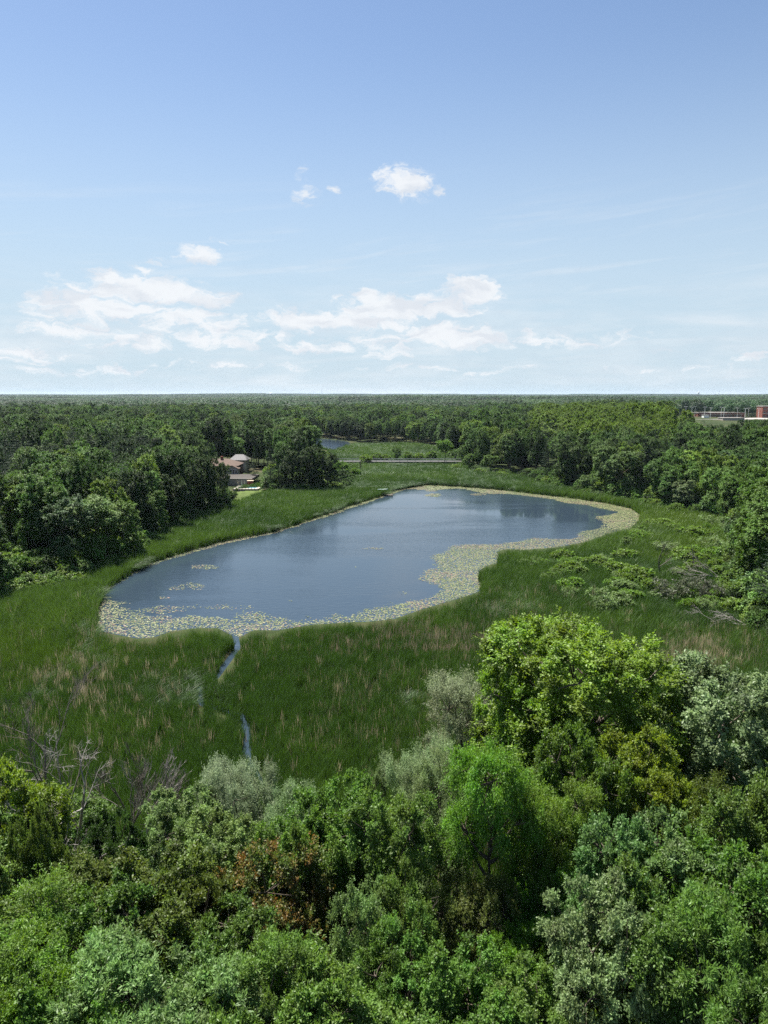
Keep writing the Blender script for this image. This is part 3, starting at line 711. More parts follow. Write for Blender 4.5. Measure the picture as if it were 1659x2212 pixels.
# ------------------------------------------------------------------ scattering for what nobody could count
def gn_scatter(name, pts, rots, scls, idx, tints, protos, label, cat=None):
    n = len(pts)
    me = bpy.data.meshes.new(name); me.vertices.add(n); me.vertices.foreach_set('co', np.asarray(pts, np.float32).ravel())
    def A(an, typ, key, d):
        a = me.attributes.new(an, typ, 'POINT'); a.data.foreach_set(key, np.ascontiguousarray(d).ravel())
    A('rot', 'FLOAT_VECTOR', 'vector', np.asarray(rots, np.float32)); A('scl', 'FLOAT_VECTOR', 'vector', np.asarray(scls, np.float32))
    A('idx', 'INT', 'value', np.asarray(idx, np.int32)); A('tint', 'FLOAT_COLOR', 'color', np.asarray(np.column_stack([tints, np.ones(n)]), np.float32))
    c = bpy.data.collections.new(name+' source')
    for i, m in enumerate(protos):
        o = bpy.data.objects.new('%s %02d' % (name, i), m); c.objects.link(o)
    g = bpy.data.node_groups.new(name, 'GeometryNodeTree')
    g.interface.new_socket('Geometry', in_out='INPUT', socket_type='NodeSocketGeometry'); g.interface.new_socket('Geometry', in_out='OUTPUT', socket_type='NodeSocketGeometry')
    N, L = g.nodes, g.links
    gi, go = N.new('NodeGroupInput'), N.new('NodeGroupOutput')
    ci = N.new('GeometryNodeCollectionInfo'); ci.inputs['Collection'].default_value = c; ci.inputs['Separate Children'].default_value = True; ci.inputs['Reset Children'].default_value = True
    ip = N.new('GeometryNodeInstanceOnPoints'); ip.inputs['Pick Instance'].default_value = True
    def at_(an, typ):
        x = N.new('GeometryNodeInputNamedAttribute'); x.data_type = typ; x.inputs[0].default_value = an
        return [s for s in x.outputs if s.enabled and s.name == 'Attribute'][0]
    L.new(gi.outputs[0], ip.inputs['Points']); L.new(ci.outputs[0], ip.inputs['Instance'])
    L.new(at_('idx', 'INT'), ip.inputs['Instance Index']); L.new(at_('rot', 'FLOAT_VECTOR'), ip.inputs['Rotation']); L.new(at_('scl', 'FLOAT_VECTOR'), ip.inputs['Scale'])
    L.new(ip.outputs[0], go.inputs[0])
    o = obj(name, me); md = o.modifiers.new('scatter', 'NODES'); md.node_group = g
    tag(o, label, cat, kind='stuff'); return o

# ------------------------------------------------------------------ reed bed
def reed_clump(name, seed, nb=22, H=2.0, R=.45, w=.05, bend=.35, lodged=0.0, seg=3):
    r = np.random.default_rng(seed); V, Fc, lv = [], [], []
    for i in range(nb):
        a = r.uniform(0, 2*np.pi); q = R*math.sqrt(r.uniform(0, 1)); base = np.array([math.cos(a)*q, math.sin(a)*q, -.1])
        b = r.uniform(0, 2*np.pi) if not lodged else r.normal(0, .5); d = np.array([math.cos(b), math.sin(b), 0]); h = H*r.uniform(.65, 1.1); k = bend*r.uniform(.2, 1.3)+lodged*r.uniform(.6, 1.2)
        s = np.array([-d[1], d[0], 0]) if r.random() < .5 else d; s = unit(s+r.normal(0, .3, 3)*[1, 1, 0]); o = len(V)
        for j in range(seg+1):
            t = j/seg; p = base+np.array([0, 0, h*t*(1-.35*lodged*t)])+d*k*h*t*t; ww = w*(1-.85*t**2)*.5
            V += [p-s*ww, p+s*ww]
        for j in range(seg): Fc.append((o+2*j, o+2*j+1, o+2*j+3, o+2*j+2)); lv.append(np.clip(r.normal(.5, .2), 0, 1))
    return new_mesh(name, np.array(V), np.array(Fc), [M['reed']], {'leafvar': ('FACE', 'FLOAT', np.array(lv))})
REEDS = [reed_clump('reed_a', 1), reed_clump('reed_b', 2, bend=.5), reed_clump('reed_c', 3, nb=26, bend=.25), reed_clump('reed_d', 4, bend=.6, H=1.8),
         reed_clump('reed_lodged_a', 5, nb=30, H=1.9, bend=.5, lodged=.7), reed_clump('reed_lodged_b', 6, nb=30, H=1.8, bend=.6, lodged=.9),
         reed_clump('reed_dead_a', 7, nb=8, H=2.1, w=.07, bend=.12, R=.35), reed_clump('reed_dead_b', 9, nb=3, H=2.15, w=.06, bend=.1, R=.6), reed_clump('reed_dead_c', 8, nb=12, H=1.9, w=.065, bend=.25, R=.4)]

ROADU = [(740,998),(1190,996),(1190,1011),(740,1013)]
LAWN_PX = [(507,1092),(530,1082),(560,1072),(590,1062),(575,1056),(540,1057),(507,1062)]
LAWN2_PX = [(-60,1128),(40,1124),(130,1124),(128,1137),(60,1141),(-60,1143)]
def marsh():
    n0 = 0; P = []
    r = np.random.default_rng(12)
    bands = [(38, 110, 4.6), (110, 170, 3.2), (170, 300, 2.1), (300, 380, 1.2), (380, 520, .7)]
    for a, b, dens in bands:
        area = (b*b-a*a)/2*math.radians(72); n = int(area*dens)
        rr = np.sqrt(r.uniform(a*a, b*b, n)); th = np.radians(r.uniform(-36, 36, n))
        P.append(np.column_stack([rr*np.sin(th), rr*np.cos(th)]))
    P = np.concatenate(P); x, y = P.T
    ok = in_poly(x, y, OPEN)
    z = terrain(x, y)
    hmul = 1.0
    for zz in (0, .7, 1.3, 1.75):
        u, v = proj(x, y, z+zz)
        ok &= ~in_poly(u, v, LAKE_PX)
        for c in CREEK_PX: ok &= ~in_poly(u, v, c)
        if zz < 1: ok &= ~in_poly(u, v, POND_PX)
    ok &= sdist(x, y, LAKE) > .15
    u0, v0 = proj(x, y, z)
    ok &= ~in_poly(u0, v0, LAWN_PX); ok &= np.abs(y-ROAD_Y) > 9
    rl = np.hypot(x, y); ok &= z > -.02
    x, y, z, u0, v0 = x[ok], y[ok], z[ok], u0[ok], v0[ok]; n = len(x); rr = np.hypot(x, y)
    n1 = vnoise(x, y, 9, 1)*.6+vnoise(x, y, 3.5, 2)*.4; n2 = vnoise(x, y, 26, 4); n3 = vnoise(x+y*.3, y*.45, 8, 6)*.6+vnoise(x, y*.5, 3, 7)*.4
    nf = r.uniform(0, 1, n)
    green = np.array([.070, .128, .024]); dk = np.array([.040, .084, .016]); sil = np.array([.058, .112, .030]); tan = np.array([.42, .36, .24]); pink = np.array([.34, .27, .20]); lite = np.array([.095, .155, .024])
    m = np.clip((n1*.5+n2*.5-.34)/.32, 0, 1)[:, None]
    tint = dk*(1-m)+green*m
    idx = r.integers(0, 4, n)
    # wind-lodged silvery swathes
    lod = (n3 > .70) & (nf < .4) & (rr > 75)
    soft = (v0 < 1060) & (n3 > .5) & (nf < .7); lod |= soft
    def near(cu, cv, ru, rv): return np.exp(-((u0-cu)/ru)**2-((v0-cv)/rv)**2)
    blob = near(1110,1320,50,22)+near(1120,1195,60,8)+near(830,1015,70,14)+near(480,1130,80,12)
    lod |= (blob*n1 > .34) & (nf < .4)
    idx[lod] = r.integers(4, 6, lod.sum()); tint[lod] = (sil*(.55+.6*n1[lod][:, None]))
    # brighter sedge on the right bank and along the left shore
    br = near(1440,1130,130,26)+near(1500,1190,110,30)+near(60,1420,180,60)*.6
    b = np.clip(br*(.4+n1), 0, 1)[:, None]*(~lod)[:, None]; tint = tint*(1-b)+lite*b
    # dry stems
    dz = near(200,1500,130,60)*.6+near(950,1400,170,28)*1.2+near(1500,1430,110,40)*1.0+near(1240,1275,130,40)*.45+.03
    dead_ = (nf < .38*dz*(.35+1.3*n1)) & (rr < 130)
    single = (~lod) & (nf > .80) & (rr < 120) & (vnoise(x, y, 5, 81) > .42); dead_ |= single
    pick = np.where(single, 7, np.where(r.uniform(0, 1, n) < .5, 6, 8)); idx[dead_] = pick[dead_]; tint[dead_] = np.where((near(900,1400,220,40) > .35)[:, None], pink, tan)[dead_]*r.uniform(.55, 1.0, (dead_.sum(), 1))
    tint *= r.uniform(.8, 1.2, (n, 1))
    sc_ = r.uniform(.82, 1.12, n)*np.where(rr > 170, 1.05, 1.0)*(.86+.28*n2)
    wd = np.where(rr > 300, 1.9, np.where(rr > 170, 1.5, np.where(rr > 110, 1.2, 1.0)))
    rot = np.column_stack([np.zeros(n), np.zeros(n), r.uniform(0, 6.28, n)]); rot[lod, 2] = r.normal(.3, .5, lod.sum())
    gn_scatter('reed_bed', np.column_stack([x, y, z]), rot, np.column_stack([sc_*wd, sc_*wd, sc_]), idx, tint, REEDS, 'tall green cattail reeds filling the marsh around the lake', 'reeds')
    print('reeds', n)
marsh()

# ------------------------------------------------------------------ lily pads
def lily_pads():
    r = np.random.default_rng(21)
    OPENW = [(212,1300),(225,1298),(262,1322),(300,1334),(345,1336),(400,1333),(470,1336),(560,1333),(640,1338),(700,1338),(750,1334),(800,1322),(868,1316),(912,1296),(902,1275),(925,1235),
             (945,1205),(985,1180),(1050,1174),(1130,1166),(1220,1158),(1285,1142),(1315,1128),(1318,1108),(1270,1092),(1180,1079),(1080,1067),(1000,1059),(930,1056),(880,1058),(850,1068),
             (700,1120),(600,1153),(480,1178),(380,1208),(330,1222),(290,1243),(250,1266),(225,1290)]
    xs = np.array([p[0] for p in LAKE]); ys = np.array([p[1] for p in LAKE])
    n = 600000; x = r.uniform(xs.min(), xs.max(), n); y = r.uniform(ys.min(), ys.max(), n)
    sd = sdist(x, y, LAKE); k = sd < -.05; x, y, sd = x[k], y[k], sd[k]
    u, v = proj(x, y, 0*x); n = len(x)
    nz = vnoise(x, y, 5, 31)*.45+vnoise(x, y, 2.2, 32)*.35+vnoise(x, y, 1.0, 33)*.2
    OW = ground_poly(OPENW); so = sdist(x, y, OW)             # > 0 outside open water, i.e. in the lily belt
    belt = np.clip(.5+(so+(vnoise(x, y, 9, 36)-.5)*7)/6.0, 0, 1)
    belt = np.where((u < 900) & (v < 1290), np.clip(.30+so/3.0, 0, 1), belt)
    p = np.clip((belt*1.15+nz-1.0)*3.0, 0, 1)*np.clip(belt*1.4, 0, 1)
    p = np.where((u > 225) & (u < 900) & (v > 1300), np.clip((belt*.85+nz-.88)*3.2, 0, 1)*.75, p)
    p = np.where((u > 900) & (belt > .8), np.maximum(p, .30+.5*nz), p)
    p = np.where((u < 300) & (v > 1318) & (so > .5), np.maximum(p, .35+.6*nz), p)
    isl = [(400,1268,44,10,.5),(435,1226,36,6,.5),(345,1318,70,9,.35),(470,1312,80,7,.22),(805,1185,26,3,.6),(355,1292,14,3,.6),(628,1298,6,2,.7),(930,1058,16,5,.6),(935,1070,22,4,.7),(330,1238,10,2,.5),
           (1030,1068,22,3,.5),(1300,1118,16,4,.6),(545,1262,4,1.5,.6),(870,1280,22,5,.35),(262,1222,6,2,.5),(690,1265,4,1.5,.5),(770,1225,4,1.5,.5),(1125,1136,8,2,.3)]
    for (cu, cv, a, b, w) in isl:
        q = 1-((u-cu)/a)**2-((v-cv)/b)**2; p = np.maximum(p, np.clip((np.clip(q, -1, 1)*.5+nz*1.6-.85)*3, 0, 1)*w*(q > 0))
    dens = 600000/((xs.max()-xs.min())*(ys.max()-ys.min()))   # candidates per square metre
    k = r.uniform(0, 1, n) < p*min(1.0, 18.0/dens)
    x, y, u, nz = x[k], y[k], u[k], nz[k]; n = len(x)
    print('pads', n, 'dens', dens)
    S = 7; ang = np.linspace(.25, 2*np.pi-.25, S)
    rad = r.uniform(.07, .16, n)*np.where(y > 190, 1.35, 1.0); rot = r.uniform(0, 6.28, n)
    lift = .015+.03*r.uniform(0, 1, n)+np.where(r.uniform(0, 1, n) < .06, .06, 0)
    tilt = np.where(r.uniform(0, 1, n) < .12, r.uniform(0, .3, n), r.uniform(0, .03, n)); ta = r.uniform(0, 6.28, n)
    A = ang[None]+rot[:, None]
    vx = np.concatenate([np.zeros((n, 1)), np.cos(A)], 1)*rad[:, None]; vy = np.concatenate([np.zeros((n, 1)), np.sin(A)], 1)*rad[:, None]
    vz = lift[:, None]+np.sin(tilt)[:, None]*(vx*np.cos(ta)[:, None]+vy*np.sin(ta)[:, None])+(np.sin(tilt)*rad)[:, None]
    V = np.stack([x[:, None]+vx, y[:, None]+vy, vz], -1).reshape(-1, 3)
    Fc = np.arange(n*(S+1)).reshape(-1, S+1)
    lv = np.clip(r.normal(.45, .26, n)+np.where((vnoise(x, y, 7, 40) > .58) & (r.uniform(0, 1, n) < .6), .35, 0), 0, 1)
    o = obj('lily_pads', new_mesh('lily_pads', V, Fc, [M['pad']], {'leafvar': ('FACE', 'FLOAT', lv)}))
    tag(o, 'pale yellow-green water lily pads floating along the shore', 'lily pads', kind='stuff')
lily_pads()

# ------------------------------------------------------------------ woods around the lake
MIDP = {}
for i, s in enumerate((201, 211, 223, 227, 229, 233)):
    MIDP['b%d' % i] = tree_meshes('mid_broad', s, 17, 5, 1.2 if i % 2 else .6, 7+2*(i % 3), .47-.03*(i % 3), .75, 44, 13, 7, (.30, .22), rnd=.55, nup=.6, nrnd=.24, dome=1.0, lvs=.06, lm='leaf_mid', limb_tubes=True, twigs=False, trunk_r=.25)
for i, s in enumerate((241, 251)):
    MIDP['l%d' % i] = tree_meshes('mid_layer', s, 15, 5.2, 4.0, 14, .34, 1.1, 18, 10, 8, (.42, .20), up=.1, out=.9, rnd=.5, nup=1.3, nrnd=.4, droop=.3, flatness=.5, lm='leaf_mid', twigs=False, trunk_r=.22)
MIDP['l2'] = tree_meshes('high_layer', 257, 17, 5.2, 10.0, 14, .36, 1.1, 18, 10, 8, (.42, .20), up=.15, out=.9, rnd=.5, nup=1.3, nrnd=.4, droop=.3, flatness=.6, lm='leaf_mid', twigs=False, trunk_r=.3)
MIDP['s0'] = conifer_meshes('mid_spruce', 261, 18, 3.4, nb=44, leaf=(.32, .11)); MIDP['s1'] = conifer_meshes('mid_spruce', 263, 18, 3.0, power=.75, nb=44, leaf=(.32, .11))
MIDP['p0'] = conifer_meshes('mid_pine', 271, 19, 4.2, cb=4, whorls=18, per=9, nb=52, leaf=(.34, .12), droop=-.05, power=.6)
MH = {**{'b%d' % i: (17, 5) for i in range(6)}, 'l0': (15, 5.2), 'l1': (15, 5.2), 'l2': (17, 5.2), 's0': (18, 3.4), 's1': (18, 3.2), 'p0': (19, 4.2)}
def inst(me):                                   # the same mesh wearing the scatter material
    c = me.copy(); c.materials.clear(); c.materials.append(M['leaf_i']); return c
def joined(tr, cr):
    """wood and leaves of a far tree in one mesh"""
    a, b = tr, cr; V = np.zeros(len(a.vertices)*3+len(b.vertices)*3, np.float32)
    va = np.zeros(len(a.vertices)*3, np.float32); a.vertices.foreach_get('co', va); vb = np.zeros(len(b.vertices)*3, np.float32); b.vertices.foreach_get('co', vb)
    fa = np.zeros(len(a.polygons)*4, np.int32); a.polygons.foreach_get('vertices', fa); fb = np.zeros(len(b.polygons)*4, np.int32); b.polygons.foreach_get('vertices', fb)
    lv = np.zeros(len(b.polygons), np.float32); b.attributes['leafvar'].data.foreach_get('value', lv)
    me = new_mesh('tree_stand', np.concatenate([va, vb]).reshape(-1, 3), np.concatenate([fa.reshape(-1, 4), fb.reshape(-1, 4)+len(va)//3]), [M['leaf_i'], M['bark']],
                  {'leafvar': ('FACE', 'FLOAT', np.concatenate([np.zeros(len(fa)//4), lv]))})
    me.polygons.foreach_set('material_index', np.concatenate([np.ones(len(fa)//4, np.int32), np.zeros(len(fb)//4, np.int32)])); return me

# windows in the canopy through which the photograph shows something behind: (polygon in picture, distance of what shows)
WIN = [([(466,984),(572,984),(572,1062),(600,1064),(590,1075),(506,1095),(500,1055),(466,1042)], 326), ([(-40,1095),(40,1095),(62,1108),(62,1118),(-40,1120)], 205),
       ([(672,944),(762,946),(775,962),(720,976),(700,972),(672,962)], 545), ([(712,976),(760,962),(935,966),(968,984),(960,1004),(742,1004)], 480),
       ([(745,999),(1180,997),(1180,1010),(745,1012)], 366), ([(1462,889),(1720,889),(1720,905),(1600,905),(1590,912),(1560,912),(1540,905),(1462,904)], 985)]
def blocks(x, y, z, H, Rr):
    """crowns that would hide one of those"""
    bad = np.zeros(len(x), bool); d = np.hypot(x, y)
    for P, D in WIN:
        for fz in (.98, .75, .5, .3):
            for fx in (-.8, 0, .8):
                u, v = proj(x+fx*Rr*np.sqrt(1-(fz-.6)**2), y, z+H*fz); bad |= in_poly(u, v, P) & (d < D)
    return bad
def poisson(r, x, y, dmin):
    """keep points at least dmin(i) apart, in the given order"""
    cell = 4.0; G = {}; keep = []
    for i in range(len(x)):
        ci, cj = int(x[i]//cell), int(y[i]//cell); q = dmin[i]; m = int(q//cell)+1; ok = True
        for a in range(ci-m, ci+m+1):
            for b in range(cj-m, cj+m+1):
                for j in G.get((a, b), ()):
                    if (x[j]-x[i])**2+(y[j]-y[i])**2 < q*q: ok = False; break
                if not ok: break
            if not ok: break
        if ok: G.setdefault((ci, cj), []).append(i); keep.append(i)
    return np.array(keep)

def tint_for(r, n, x, y):
    pal = np.array([(.066,.126,.027), (.084,.152,.034), (.034,.066,.016), (.058,.114,.024), (.088,.142,.042), (.068,.126,.044), (.115,.178,.032)])
    w = np.array([.20, .2, .18, .14, .12, .06, .10]); t = pal[r.choice(len(pal), n, p=w)]
    return t*r.uniform(.7, 1.3, (n, 1))*(.75+.5*vnoise(x, y, 35, 61))[:, None]
def woods():
    r = np.random.default_rng(33)
    # hand-placed edge trees first: base u, v, height, crown width m, kind, colour, label
    hand = [(205,1218,15,11,'l0',PALE,'flat-topped pale green tree at the front of the left wood'), (95,1190,17.5,11,'l2',PALE,'wide pale layered tree behind left bushes near the brown house'),
            (28,1195,18,9,'l2',MID,'tall tree with ivy-dark trunk at the left frame edge before the brown house'), (268,1205,13,8.5,'b3',GREEN,'rounded green tree ending the front of the left wood'),
            (150,1212,14,8,'b0',MID,'mid green tree between the two pale layered trees'),
            (330,1160,12,8,'b5',MID,'low dark green tree in the notch of the left shore'), (375,1140,15,8.5,'b2',DARK,'dark rounded tree on the left shore beyond the notch'),
            (430,1112,17,9,'b4',DARK,'tall dark tree on the left shore before the lawn'), (460,1103,17.5,7,'b0',DARK,'dark tree hiding the left part of the lakeside house'),
            (442,1100,18,7,'b2',(.06,.095,.035),'slim grey-green tree just left of the lakeside house'),
            (585,1060,16,6.4,'s0',(.020,.040,.016),'dark spruce right of the swimming pool'), (549,1040,12,4.6,'s1',(.018,.036,.014),'narrow dark evergreen behind the pool lawn'), (536,1034,11,4,'s1',(.020,.038,.014),'second narrow evergreen, beside the house corner'),
            (486,1099,15,4.5,'b4',(.085,.12,.045),'slim pale green tree half covering the lakeside house'),
            (625,1062,16,9,'b3',DARK,'dark tree next to the spruce at the lawn edge'), (668,1062,17,10,'b1',DARK,'biggest dark round crown of the clump on the left shore'),
            (708,1060,14,8,'b5',DARK,'dark tree ending the clump that juts into the marsh'), (735,1040,9,7,'b2',BRIGHT,'bright green small tree beside the road, right of the dark clump'),
            (960,1003,13,8,'l0',BRIGHT,'bright green umbrella-shaped tree standing by the road'), (1012,1016,8,6,'b1',GREEN,'small rounded green tree by the road, right of the umbrella-shaped tree'),
            (1058,1022,8.5,8,'b4',GREEN,'broad low green tree at the end of the road view'), (856,997,8.5,5,'b0',MID,'small dark tree in the middle of the roadside hedge'),
            (1265,1065,7,5,'b2',PALE,'small pale tree at the far right shore reeds'), (1475,1105,10,7,'b5',GREY,'pale grey-green tree before the dark right wood'),
            (1000,1008,11,6,'b3',MID,'green tree just behind the umbrella-shaped tree')]
    HX = []
    for i, (u, v, H, w, k, t, lab) in enumerate(hand):
        *p, g = on_ground(u, v)
        H0, R0 = MH[k]; put_tree('spruce_tree' if k[0] == 's' else 'broadleaf_tree', lab, 'spruce' if k[0] == 's' else 'tree', MIDP[k], p[0], p[1], g, w/2/R0, H/H0, i*1.7, t)
        HX.append((p[0], p[1]))
    HX = np.array(HX)
    # the rest: scattered, edge first
    n = 60000; rr = np.sqrt(r.uniform(90**2, 1000**2, n)); th = np.radians(r.uniform(-35, 35, n)); x, y = rr*np.sin(th), rr*np.cos(th)
    sd = sdist(x, y, OPEN); k = sd > 1.0
    k &= ~((np.abs(y-ROAD_Y) < 8) & (np.abs(x) < 110))
    x, y, sd, rr = x[k], y[k], sd[k], rr[k]
    o = np.argsort(np.where(sd < 12, 0, 1)+r.uniform(0, 1, len(x))*.9); x, y, sd, rr = x[o], y[o], sd[o], rr[o]
    dm = np.where(sd < 10, 4.8, 6.6)*r.uniform(.9, 1.25, len(x))
    kp = poisson(r, x, y, dm); x, y, sd, rr = x[kp], y[kp], sd[kp], rr[kp]
    k = np.array([np.min(np.hypot(HX[:, 0]-a, HX[:, 1]-b)) > 4.0 for a, b in zip(x, y)]); x, y, sd, rr = x[k], y[k], sd[k], rr[k]
    n = len(x); z = terrain(x, y)
    H = r.uniform(15, 22, n)*(.86+.28*vnoise(x, y, 60, 51)); H = np.where(sd < 6, H*.88, H); Rr = r.uniform(3.8, 6.0, n)*np.where(sd < 6, .9, 1.0)
    em = r.uniform(0, 1, n) < .12; Rr = np.where(em, Rr*1.3, Rr); H = np.where(em, H*1.08, H)
    u, v = proj(x, y, z+H)
    kinds = r.choice(['b0','b1','b2','b3','b4','b5','l0','l1','s0','p0'], n, p=[.15,.15,.15,.14,.14,.14,.03,.03,.03,.04])
    pines = (u < 330) & (v > 925) & (v < 1010) & (r.uniform(0, 1, n) < .55); kinds[pines] = r.choice(['p0', 's0'], pines.sum(), p=[.8, .2])
    H[pines] *= 1.1
    tint = tint_for(r, n, x, y)
    limeh = (u > 1150) & (u < 1480) & (v < 915) & (v > 865); tint[limeh] = np.array([.105, .168, .024])*r.uniform(.85, 1.15, (limeh.sum(), 1))
    rightn = (u > 1560) & (v > 985) & (v < 1110); tint[rightn] = np.array([.082, .150, .026])*r.uniform(.85, 1.15, (rightn.sum(), 1))
    con = np.isin(kinds, ['s0', 'p0']); tint[con] = np.array([.022, .042, .018])*r.uniform(.8, 1.2, (con.sum(), 1))
    bad = blocks(x, y, z, H, Rr)
    bad |= (x > -92) & (x < -52) & (y > 277) & (y < 326)          # the lakeside houses and their terrace stand here
    bad |= (x > 310) & (x < 560) & (y > 812) & (y < 912)
    k = ~bad; x, y, z, H, Rr, sd, rr, kinds, tint, u, v = [a[k] for a in (x, y, z, H, Rr, sd, rr, kinds, tint, u, v)]
    n = len(x)
    infr = (u > -25) & (u < 1684)
    score = np.where(infr, rr-np.where(sd < 9, 25, 0), 1e6)
    order = np.argsort(score); near = order[:262]; far = order[262:]
    # individual trees
    nm = {'b': ('broadleaf_tree', 'tree'), 'l': ('broadleaf_tree', 'tree'), 's': ('spruce_tree', 'spruce'), 'p': ('pine_tree', 'pine')}
    sides = {'left': [i for i in near if x[i] < 0], 'right': [i for i in near if x[i] >= 0]}
    def shade(t, kd):
        if kd in 'sp': return 'dark conifer'
        g = t[1]
        return 'bright green tree' if g > .11 else 'green tree' if g > .085 else 'deep green tree' if g > .06 else 'very dark green tree'
    for side, ids in sides.items():
        edge = sorted([i for i in ids if sd[i] < 9], key=lambda i: u[i]); inner = [i for i in ids if sd[i] >= 9]
        for q, i in enumerate(edge):
            c = shade(tint[i], kinds[i][0]); e0 = 'from the frame edge' if side == 'left' else 'from the road'
            lab = '%s on the %s wood edge, %s %s' % (c, side, ordinal(q), e0)
            put_one(i, kinds, tint, x, y, z, H, Rr, lab, nm, 'edge trees of the %s wood' % side)
        cnt = {}
        for i in sorted(inner, key=lambda i: u[i]):
            c = shade(tint[i], kinds[i][0])
            cnt[c] = cnt.get(c, -1)+1
            lab = '%s inside the %s wood, %s such from the %s' % (c, side, ordinal(cnt[c]), 'left frame edge' if side == 'left' else 'road')
            put_one(i, kinds, tint, x, y, z, H, Rr, lab, nm, '%s inside the %s wood' % (c.replace('tree', 'trees').replace('conifer', 'conifers'), side))
    # the rest of the wood reads as one mass
    names = ['b0', 'b1', 'b2', 'b3', 'b4', 'b5', 'l0', 'l1', 's0', 'p0']; protos = [joined(*MIDP[k]) for k in names]
    lut = {k: i for i, k in enumerate(names)}
    f = far; idx = np.array([lut[k] for k in kinds[f]]); hh = np.array([H[i]/MH[kinds[i]][0] for i in f]); ww = np.array([Rr[i]/MH[kinds[i]][1] for i in f])
    ww = np.where(idx >= 8, np.minimum(ww, 1.0), ww)
    gn_scatter('wood_beyond', np.column_stack([x[f], y[f], z[f]]), np.column_stack([0*x[f], 0*x[f], r.uniform(0, 6.28, len(f))]), np.column_stack([ww, ww, hh]), idx, tint[f], protos,
               'continuous deciduous wood stretching behind the lake', 'wood')
    print('woods', n, 'individual', len(near), 'stuff', len(far))
def put_one(i, kinds, tint, x, y, z, H, Rr, lab, nm, group):
    k = kinds[i]; H0, R0 = MH[k]; a, b = nm[k[0]]
    put_tree(a, lab, b, MIDP[k], x[i], y[i], z[i], (min(Rr[i], R0) if k[0] in 'sp' else Rr[i])/R0, H[i]/H0, float(i*2.39 % 6.28), tuple(tint[i]), group=group)
woods()

# ------------------------------------------------------------------ far forest to the horizon
def far_forest():
    r = np.random.default_rng(55)
    def patch(seed, size, ntree, cards, card, hr=(13, 18)):
        q = np.random.default_rng(seed); PP, NN, LV = [], [], []
        for t in range(ntree):
            cx, cy_ = q.uniform(-size/2, size/2, 2); h = q.uniform(*hr); rad = q.uniform(4.2, 7.5)
            d = sphere_dirs(q, cards, -.45); p = d*rad*np.array([1, 1, .85])*q.uniform(.75, 1.06, (cards, 1))+np.array([cx, cy_, h-rad*.9])
            PP.append(p); NN.append(d+q.normal(0, .25, (cards, 3))+np.array([0, 0, .25])); LV.append(np.clip(q.normal(0, .24)+q.normal(.5, .05, cards), 0, 1))
        P = np.concatenate(PP); n = len(P); Nn = unit(np.concatenate(NN)); D = unit(np.cross(Nn, q.normal(0, 1, (n, 3))))
        V, Fc = leaf_quads(P-D*card*.5, D, Nn, card*q.uniform(.7, 1.3, n), card*.8*q.uniform(.7, 1.3, n))
        return new_mesh('forest_patch', V, Fc, [M['leaf_i']], {'leafvar': ('FACE', 'FLOAT', np.concatenate(LV))})
    A = [patch(s, 34, 15, 190, 1.4) for s in (1, 2, 3, 4)]; Bp = [patch(s, 90, 85, 60, 2.4) for s in (5, 6, 7)]; Cp = [patch(s, 260, 520, 14, 5.0, (12, 20)) for s in (8, 9)]
    pts, rot, scl, idx, tin = [], [], [], [], []
    for (a, b, step, off, cnt) in ((985, 2000, 30, 0, 4), (2000, 5200, 84, 4, 3), (5200, 15500, 245, 7, 2)):
        xs = np.arange(-b, b, step); ys = np.arange(0, b, step); X, Y = [t.ravel() for t in np.meshgrid(xs, ys)]
        X = X+r.uniform(-.3, .3, len(X))*step; Y = Y+r.uniform(-.3, .3, len(Y))*step
        d = np.hypot(X, Y); k = (d > a) & (d < b) & (np.abs(np.arctan2(X, Y)) < math.radians(34))
        X, Y, d = X[k], Y[k], d[k]; Z = terrain(X, Y)
        gap = (vnoise(X, Y, 300, 71) > .80) & (d < 4000); X, Y, Z = X[~gap], Y[~gap], Z[~gap]; n = len(X)
        pts.append(np.column_stack([X, Y, Z])); rot.append(np.column_stack([0*X, 0*X, r.uniform(0, 6.28, n)])); s = r.uniform(.85, 1.15, n); scl.append(np.column_stack([s*0+1.05, s*0+1.05, s*(.85+.35*vnoise(X, Y, 500, 72))]))
        idx.append(r.integers(off, off+cnt, n)); tin.append(np.array([.030, .062, .020])*r.uniform(.6, 1.4, (n, 1))*(.7+.6*vnoise(X, Y, 160, 74))[:, None]*np.column_stack([.85+.3*vnoise(X, Y, 200, 73), np.ones(n), np.ones(n)]))
    protos = A+Bp+Cp
    gn_scatter('far_forest', np.concatenate(pts), np.concatenate(rot), np.concatenate(scl), np.concatenate(idx), np.concatenate(tin), protos, 'flat unbroken forest canopy running to the horizon', 'forest')
    print('patches', sum(len(p) for p in pts))
far_forest()

# ------------------------------------------------------------------ bushes of the marsh and the wood edge
MIDP['u0'] = tree_meshes('mid_bush', 281, 4, 2.8, .2, 9, .40, .6, 16, 8, 7, (.30, .20), trunk_r=.06, twigs=False); MIDP['u1'] = tree_meshes('mid_bush', 283, 4, 2.8, .1, 12, .34, .55, 14, 8, 7, (.28, .18), trunk_r=.06, up=.8, twigs=False)
MIDP['u2'] = tree_meshes('sparse_bush', 287, 4, 2.8, .4, 9, .36, .6, 9, 6, 6, (.26, .14), trunk_r=.06, up=.6)
MH['u0'] = MH['u1'] = MH['u2'] = (4, 2.8)
def bush(u, v, h, w, k, t, lab, group=None, name='marsh_bush'):
    *p, g = on_ground(u, v); H0, R0 = MH[k]
    return put_tree(name, lab, 'bush', MIDP[k], p[0], p[1], g, w/2/R0, h/H0, float(u) % 6.28, t, group=group)
YG = (.105, .178, .028)
